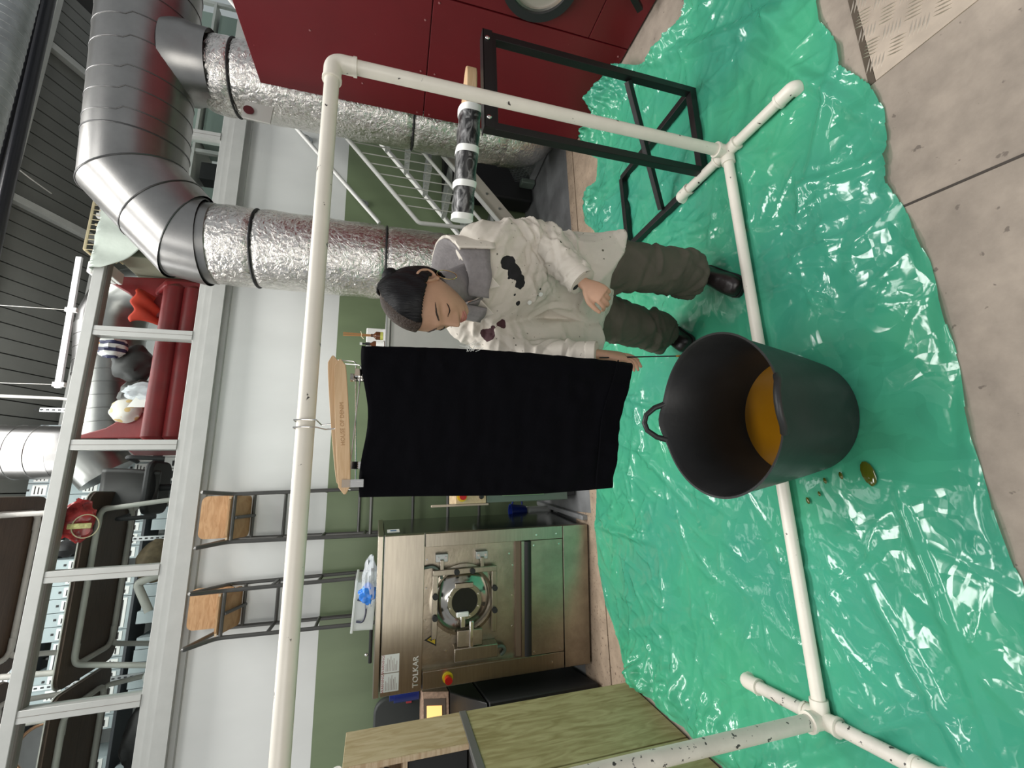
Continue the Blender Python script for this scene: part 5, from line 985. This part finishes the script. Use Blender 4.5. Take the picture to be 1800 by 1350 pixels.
# ---- hands: palm, five bent fingers
def hand(b, wr, d, up, side, curls, spread, thumb, K=1.0):
    d = Vector(d).normalized(); up = Vector(up); up = (up-d*up.dot(d)).normalized(); sd_ = d.cross(up)*side       # d along the hand, up out of the back, sd_ towards the thumb
    R_ = []
    for t, w_, th in ((-.02, .020, .018), (.01, .023, .017), (.04, .033, .0155), (.07, .037, .0135), (.088, .034, .011)): R_.append(ringof(wr+d*t*K, sd_, up, w_*K, th*K, 20, .85))
    b.rings(R_)
    for i in range(4):
        o = (1.5-i)*.0175*K; L_ = (.072, .080, .074, .058)[i]*K; p = wr+d*(.082-.004*abs(i-1))*K+sd_*o; pts = [p-d*.03, p]; a = 0; q = p
        for s_, fr in zip(curls[i], (.45, .30, .25)):
            a += s_; dirv = d*math.cos(a)-up*math.sin(a)+sd_*spread*(1.5-i)*.12; q = q+dirv.normalized()*L_*fr; pts.append(q)
        rs = [.0085, .0090, .0083, .0076, .0062]; P = smooth_path(pts, 4); b.tube(P, interp(rs, 4), 12); b.ball(P[-1], .0063, 10, 6)
    t0 = wr+d*.022*K+sd_*.018*K; pts = [t0-d*.01, t0]
    q = t0
    for v, ln in zip(thumb, (.040, .032, .026)): q = q+(d*v[0]+sd_*v[1]-up*v[2]).normalized()*ln; pts.append(q)
    P = smooth_path(pts, 4); b.tube(P, interp([.011, .0135, .0115, .0095, .0072], 4), 12); b.ball(P[-1], .0073, 10, 6)
hand(body, LW+Vector((-.012, -.004, -.006)), (-.62, -.28, -.73), (-.05, -.80, .45), 1, ((.5, .8, .5), (.6, .9, .6), (.7, .95, .6), (.8, 1.0, .6)), .6, ((.7, .6, .1), (.95, .25, .25), (1, .05, .3)))
RD = Vector((-.09, -.19, -1))
hand(body, RW+Vector((0, -.005, -.012)), RD, (.80, -.58, .0), -1, ((.05, .22, .2), (.12, .38, .3), (.18, .5, .35), (.25, .55, .35)), .3, ((.85, .5, .3), (1, .1, .3), (1, -.05, .1)), 1.17)
bo = body.obj('body', M_SKIN, person); remesh(bo, .0034, 3, .5)
# eyes closed by lowered lids: lash lines, brows, lips, ears
def facepatch(l, u, off):
    lo, hi = .02, PI-.02; best = None
    for i in range(40, 110):
        th = PI*i/140; 
        for k in range(-24, 25):
            v = headpt(th, k*.045)
            e = (v.y-l)**2+(v.z-u)**2
            if best is None or e < best[0]: best = (e, v)
    v = best[1]; return H(v.x+off, l, u)
for s_ in (1, -1):
    b = MB(); b.tube([facepatch(s_*(.018+.030*t), -.006-.006*math.sin(PI*t)-.003*t, .0015) for t in [k/8 for k in range(9)]], [.0007, .0012, .0016, .0018, .0018, .0018, .0018, .0016, .0009], 6); b.obj('eyelashes', M_HAIR, bo)
    b = MB(); b.tube([facepatch(s_*(.014+.038*t), .026+.007*math.sin(PI*t*.8)-.004*t, .0006) for t in [k/8 for k in range(9)]], [.0018, .0026, .003, .003, .0028, .0026, .0022, .0016, .0008], 6); b.obj('eyebrow', M_HAIRB, bo)
    er = MB(); E0_ = Vector((-.008, s_*.071, .0))
    ring = [H(-.006+.017*math.cos(a)*(1 if math.cos(a) > 0 else 1.1)-.004, s_*(.074+.010*(math.cos(a) < 0)*-math.cos(a)+.004), .006+.031*math.sin(a)*(1 if math.sin(a) > 0 else .9)) for a in [2*PI*k/24 for k in range(24)]]
    er.tube(ring, .0052, 8, closed=True); er.ell(H(-.006, s_*.073, .002), (HR @ Vector((.019, 0, 0)), HR @ Vector((0, .007, 0)), HR @ Vector((0, 0, .033)))); er.ell(H(.0, s_*.077, -.022), (HR @ Vector((.009, 0, 0)), HR @ Vector((0, .006, 0)), HR @ Vector((0, 0, .010)))); 
    eo = er.obj('ear', M_SKIN, bo); remesh(eo, .0024, 2)
for u0, th in ((-.0635, .0042), (-.0745, .005)):
    b = MB(); b.tube([facepatch(l, u0+.0025*G(l, .012)*(1 if u0 > -.07 else -1)+.003*(abs(l)/.022)*(-1 if u0 > -.07 else 1)*.9, -.001) for l in [-.021+.042*k/10 for k in range(11)]], [.0006]+[th*(.45+.55*math.sin(PI*k/10)) for k in range(1, 10)]+[.0006], 8); b.obj('lip', M_LIP, bo)
eh = MB(); c = H(-.002, .082, -.058); eh.tube([c+HR @ Vector((.030*math.cos(a), .004*math.cos(a), .033*math.sin(a))) for a in [2*PI*k/36 for k in range(36)]], .0014, 6, closed=True); part_label(eh.obj('hoop_earring', M_GOLD, person), 'large thin gold hoop earring')
# hair: side parted cap, cropped on the right, pulled to a small bun behind
def is_hair(v):
    f, l, u = v
    lim = .072+.006*G(l, .03) if True else 0
    if f > .0 and u < .072-.55*max(0, .085-f)*0 and u < .074-1.05*max(0, .092-f-.35*abs(l)): return False
    if -.02 < f <= .0 and u < -.005: return False
    if f <= -.02 and u < -.075: return False
    if f > -.02 and u < .03 and abs(l) > .05 and f > .018: return False
    return True
for nm, side, m, off in (('hair', 1, M_HAIR, .013), ('cropped_hair', -1, M_HAIRB, .006)):
    b = MB(); NT2, NP2 = 130, 210; keep = {}; vs_ = []; fs_ = []
    grid = [[headpt(PI*(.004+.99*i/NT2), 2*PI*k/NP2, 0, False) for k in range(NP2)] for i in range(NT2+1)]
    def okv(v): pl_ = .026-.012*ss_(v.x, .02, .08); return is_hair(v) and ((v.y > pl_-.003) if side > 0 else (v.y <= pl_+.003)) if v.x > -.075 else (is_hair(v) and side > 0)
    for i in range(NT2):
        for k in range(NP2):
            q = [(i, k), (i, (k+1) % NP2), (i+1, (k+1) % NP2), (i+1, k)]
            if all(okv(grid[a][c_]) for a, c_ in q):
                f_ = []
                for a, c_ in q:
                    if (a, c_) not in keep:
                        v = grid[a][c_]; n_ = v.normalized(); keep[(a, c_)] = len(vs_); e = off*(1+.18*math.sin(v.z*260+v.y*160+v.x*60)*(.5 if side > 0 else .1))
                        if side > 0: e += .004+.014*G(v.x-.045, .03)*ss_(v.y, .0, .05)*ss_(v.z, .0, .05)+.006*ss_(v.z, .05, .1)
                        vs_.append(H(*(v+n_*e)))
                    f_.append(keep[(a, c_)])
                fs_.append(f_)
    b.add(vs_, fs_); o = b.obj(nm, m, person, solid=.006); o.modifiers['s'].offset = -1; part_label(o, 'black hair swept from the parting' if side > 0 else 'closely cropped brown hair on her right side')
b = MB(); pr = []
for k in range(17):
    th = PI*(.012+.245*k/16); 
    v = headpt(th, .0, 0, False); v = Vector((v.x, .026-.012*ss_(v.x, .02, .08), v.z)); pr.append((th, v))
bk_ = [Vector((q.x, .026, q.z)) for q in [headpt(PI*.24*k/10, PI, 0, False) for k in range(10, 0, -1)]]
path = [H(*(v+v.normalized()*.0065)) for v in [*bk_, *[p_[1] for p_ in pr]]]
b.tube(path, [.002]+[.0085]*(len(path)-2)+[.003], 8); part_label(b.obj('hair_parting', M_SCALP, person), 'pale scalp showing along the parting')
b = MB(); b.ell(H(-.088, .034, .066), (HR @ Vector((.024, 0, 0)), HR @ Vector((0, .030, 0)), HR @ Vector((0, 0, .026)))); b.obj('hair_bun', M_HAIR, person)
# ---- hooded jersey around the neck
def hoodpt(a, v, R0=.0):
    # a 0 = behind the neck, +-PI = front; v 0 inner low edge .. 1 outer low edge over the roll
    bk = (.5+.5*math.cos(a))**1.4; c = NB+Vector((0, .005, 0))+zz*-.01; di = -ff*math.cos(a)+ll*math.sin(a)
    rR = .088+.072*bk; rZ = .020+.102*bk
    if v < .55: t = v/.55; r = .052+(rR-.052)*t; h = -.03+(rZ+.03)*t**1.5
    elif v < .68: t = (v-.55)/.13; r = rR+.012*math.sin(PI*t*.5); h = rZ+.006*math.sin(PI*t)
    else: t = (v-.68)/.32; r = rR+.012+.012*t; h = rZ-(rZ+.05+.02*bk)*t
    return c+di*r+zz*h+ff*.028*(1-bk)
b = MB(); limb(b, [H(-.025, 0, -.070), H(-.03, 0, -.10), NB+zz*.01, NB+Vector((.03, .03, -.04))], [.057, .061, .066, .075]); b.obj('jersey_neck', M_HOOD, person)
b = MB(); b.grid(lambda u, v: hoodpt((u-.5)*2*PI*.94, v*.95)+Vector((0, 0, .006*noise.noise((u*14, v*3, 3)))), 60, 14); part_label(b.obj('jersey_hood', M_HOOD, person, solid=.008), 'grey jersey lining inside the turned-up collar')
# ---- coat
cuL = at(1010, 510, Y=1.34)
K_ = (.008, .008, .010)
PATCH = (((.761, 1.392, 1.048), .034, K_), ((.783, 1.372, 1.079), .030, K_), ((.738, 1.416, 1.019), .028, K_), ((.681, 1.481, 1.010), .013, K_), ((.699, 1.448, 1.033), .005, K_), ((.704, 1.349, .83), .012, K_), ((.75, 1.482, .916), .005, (.02, .02, .02)), ((.868, 1.327, .888), .006, (.05, .05, .04)),
         ((.578, 1.566, 1.109), .030, (.05, .015, .02)), ((.619, 1.554, 1.061), .024, (.06, .02, .025)), ((.60, 1.56, 1.085), .02, (.05, .015, .02)), ((.677, 1.727, .636), .014, (.12, .10, .06)), ((.719, 1.479, .93), .004, (.03, .03, .03)), ((.919, 1.424, .661), .006, (.12, .11, .08)))
M_COAT = coat_cloth()
ct = MB(); n = 56
def hemz(a):                                             # a measured from her front
    fr = .5+.5*math.cos(a); op = math.exp(-((a if a < PI else a-2*PI)/.68)**2)
    return .515+.03*math.sin(a)+.22*op
sh_ = ff*.012-ll*.022
secs = ((NB+Vector((.035, .035, -.022)), .070, .085), (NB+Vector((.045, .045, -.045)), .100, .155), (Vector((.805, 1.535, 1.135))+sh_, .150, .215), (Vector((.83, 1.565, 1.04))+sh_*1.4, .165, .222), (Vector((.855, 1.60, .93))+sh_, .160, .210), (PV+zz*.02+sh_*.5, .160, .205), (PV-zz*.09, .170, .218))
R_ = []
for c, a, w_ in secs: R_.append(ringof(c, ff, ll, a, w_, n, .92, 1.05))
for t in (.35, .7, 1.0):
    ring = []
    for k in range(n):
        a = 2*PI*k/n; z = (PV.z-.09)*(1-t)+hemz(a)*t; ra, rb = .168+.028*t, .215+.035*t; rip = 1+.05*t*math.sin(a*5+1)+.03*t*math.sin(a*9)
        c = PV+Vector((.0, .0, 0)); p = c+ff*(math.cos(a)*ra*rip)+ll*(math.sin(a)*rb*rip); p.z = z; ring.append(p)
    R_.append(ring)
ct.rings(R_)
for a, e, w_, m_ in ((LS, LE, LW, .0), (RS_, RE, RW, .0)):
    sh = a.lerp(NB+Vector((.05, .05, -.07)), .2); limb(ct, [sh, a+Vector((0, 0, -.01)), a.lerp(e, .5), e, e.lerp(w_, .5), w_.lerp(e, -.02)], [.085, .088, .080, .074, .064, .053], 24)
limb(ct, [(.60, 1.62, 1.10), (.595, 1.645, .92), (.625, 1.68, .70), (.65, 1.69, .58)], [.08, .092, .09, .075], 24)
coat = ct.obj('coat', M_COAT, person); remesh(coat, .006, 5, .6); crease(coat, fold_set([LE, LE.lerp(LW, .4), LE.lerp(LS, .4), LE], LE-LS, 26, 2, A=(.006, .013), jit=.06)+fold_set([LW.lerp(LE, .25)], LW-LE, 10, 3, A=(.004, .009), jit=.05)+fold_set([RE, RE.lerp(RW, .5), RE.lerp(RS_, .5)], RW-RE, 26, 4, A=(.005, .012), jit=.06)+fold_set([LS+Vector((-.04, .02, -.03)), LS.lerp(LE, .25)], (.5, .3, .8), 12, 5, A=(.005, .010), L_=(.06, .12))+fold_set([(.72, 1.45, 1.05), (.78, 1.5, .95), (.65, 1.6, 1.0)], (.3, -.4, .6), 14, 6, A=(.003, .007), L_=(.06, .14), jit=.1)+fold_set([PV+ff*.15, PV+ll*.2-zz*.15, PV-ll*.15-zz*.15], (.6, -.8, .15), 22, 8, A=(.004, .010), L_=(.07, .16), wd=(.010, .022), tilt=.25, jit=.1), .0012); part_label(coat, 'off-white coat flecked and blotched with dark dye')
for w_, e, in ((LW, LE), (RW, RE)):
    d = (w_-e).normalized(); b = MB(); b.tube([w_-d*.035, w_-d*.02, w_+d*.008, w_+d*.01, w_-d*.01], [.052, .054, .053, .047, .044], 24, cap=False); b.obj('cuff', M_COAT, coat, solid=.003)
def onchest(x, y, Y): return at(x, y, Y=Y)
# collar, placket, pocket, buttons
b = MB(); b.grid(lambda u, v: hoodpt((u-.5)*2*PI*.50, .56+.44*v)+(lambda q: Vector((q.x, q.y, 0)).normalized()*.010)(hoodpt((u-.5)*2*PI*.50, .56+.44*v)-NB)+Vector((0, 0, .006*noise.noise((u*14, v*5, 3)))), 60, 10); b.obj('turned_up_collar', M_COAT, coat, solid=.007)
for s_ in (1, -1):
    b = MB(); c = NB+ff*.075
    b.poly([c+ll*s_*.012+zz*-.025, c+ll*s_*.075+zz*.03-ff*.02, c+ll*s_*.105+zz*-.015-ff*.012, c+ll*s_*.055+zz*-.085+ff*.035], ff*.008); b.obj('collar', M_COAT, coat, bevel=.003)
for p_ in ((.690, 1.478, .966), (.727, 1.475, .920)):
    c = Vector(p_)+ff*.006; b = MB(); b.disc(c, ff+Vector((0, 0, -.35)), .0085, 14, .005); b.obj('button', M_LABEL, coat)
# ---- trousers, boots
tm = MB()
tm.rings([ringof(c, ff, ll, a, w_, 36) for c, a, w_ in ((PV+zz*.06, .12, .165), (PV-zz*.04, .135, .185), (PV-zz*.13, .125, .19))])
for h, kk, an, fd in ((LH, LK, LA, (-.72, -.69, 0)), (RH_, RK, RA, (-.86, -.5, 0))):
    limb(tm, [h-zz*.0, h.lerp(kk, .5), kk, kk.lerp(an, .45), kk.lerp(an, .78)+Vector((0, 0, .0)), an+zz*.045, an+zz*.03], [.118, .116, .107, .103, .106, .098, .084], 28)
tr_ = tm.obj('trousers', M_TROU, person); remesh(tr_, .0075, 4, .6); crease(tr_, fold_set([LK, LK.lerp(LA, .5), LK.lerp(LA, .85), LK.lerp(LH, .4)], (.1, .1, 1), 30, 12, A=(.006, .015), L_=(.05, .12), wd=(.008, .018), tilt=.55, jit=.07)+fold_set([RK, RK.lerp(RA, .5), RK.lerp(RA, .85), RK.lerp(RH_, .4)], (.1, .1, 1), 30, 13, A=(.006, .015), L_=(.05, .12), wd=(.008, .018), tilt=.55, jit=.07), .0015); part_label(tr_, 'baggy olive canvas trousers')
for an, toe, nm in ((LA, Vector((.800, 1.392, .006)), 'boot'), (RA, Vector((.652, 1.752, .006)), 'boot')):
    d = Vector((toe.x-an.x, toe.y-an.y, 0)); L_ = d.length; d.normalize(); s_ = Vector((-d.y, d.x, 0)); g0 = Vector((an.x, an.y, .012)); b = MB(); R_ = []
    for t, hh, w_ in ((-.36, .062, .024), (-.31, .088, .034), (-.1, .105, .038), (.12, .098, .038), (.35, .078, .041), (.58, .062, .046), (.80, .052, .045), (.93, .042, .036), (.985, .028, .020)):
        c = g0+d*(L_*t)
        R_.append([c+s_*math.copysign(abs(math.cos(a))**.75, math.cos(a))*w_+zz*(.012+max(0, math.sin(a))**.8*hh+min(0, math.sin(a))*.012) for a in [2*PI*k/28 for k in range(28)]])
    b.rings(R_); limb(b, [g0+zz*.05, g0+zz*.12, g0+zz*.17], [.042, .043, .046], 18)
    o = b.obj(nm, M_BOOT, person); remesh(o, .005, 4, .6)
    b = MB(); sl = []
    for t, w_ in ((-.37, .026), (-.30, .037), (0, .040), (.35, .043), (.6, .049), (.82, .048), (.95, .038), (1.0, .022)): sl.append((t, w_))
    b.poly([g0-zz*.006+d*(L_*t)+s_*w_ for t, w_ in sl]+[g0-zz*.006+d*(L_*t)-s_*w_ for t, w_ in reversed(sl)], (0, 0, .014)); b.obj('sole', M_RUB, o)
# ---- brush in the hand
bp0 = at(1090, 628, Y=1.385); bp1 = at(1188, 626, Y=1.375)
br = thing('paint_brush', 'thin dark brush with amber tip held in her right hand above the tub', 'brush', bp1)
b = MB(); b.tube([bp0+(bp0-bp1)*.35, bp0, bp1], [.0022, .003, .0026], 8); b.obj('handle', M_RUB, br); b = MB(); b.tube([bp1, bp1+(bp1-bp0)*.10, bp1+(bp1-bp0)*.20], [.0036, .005, .001], 8); part_label(b.obj('bristles', mat('amber_bristles', (.42, .2, .03), .6), br), 'amber wet bristles')
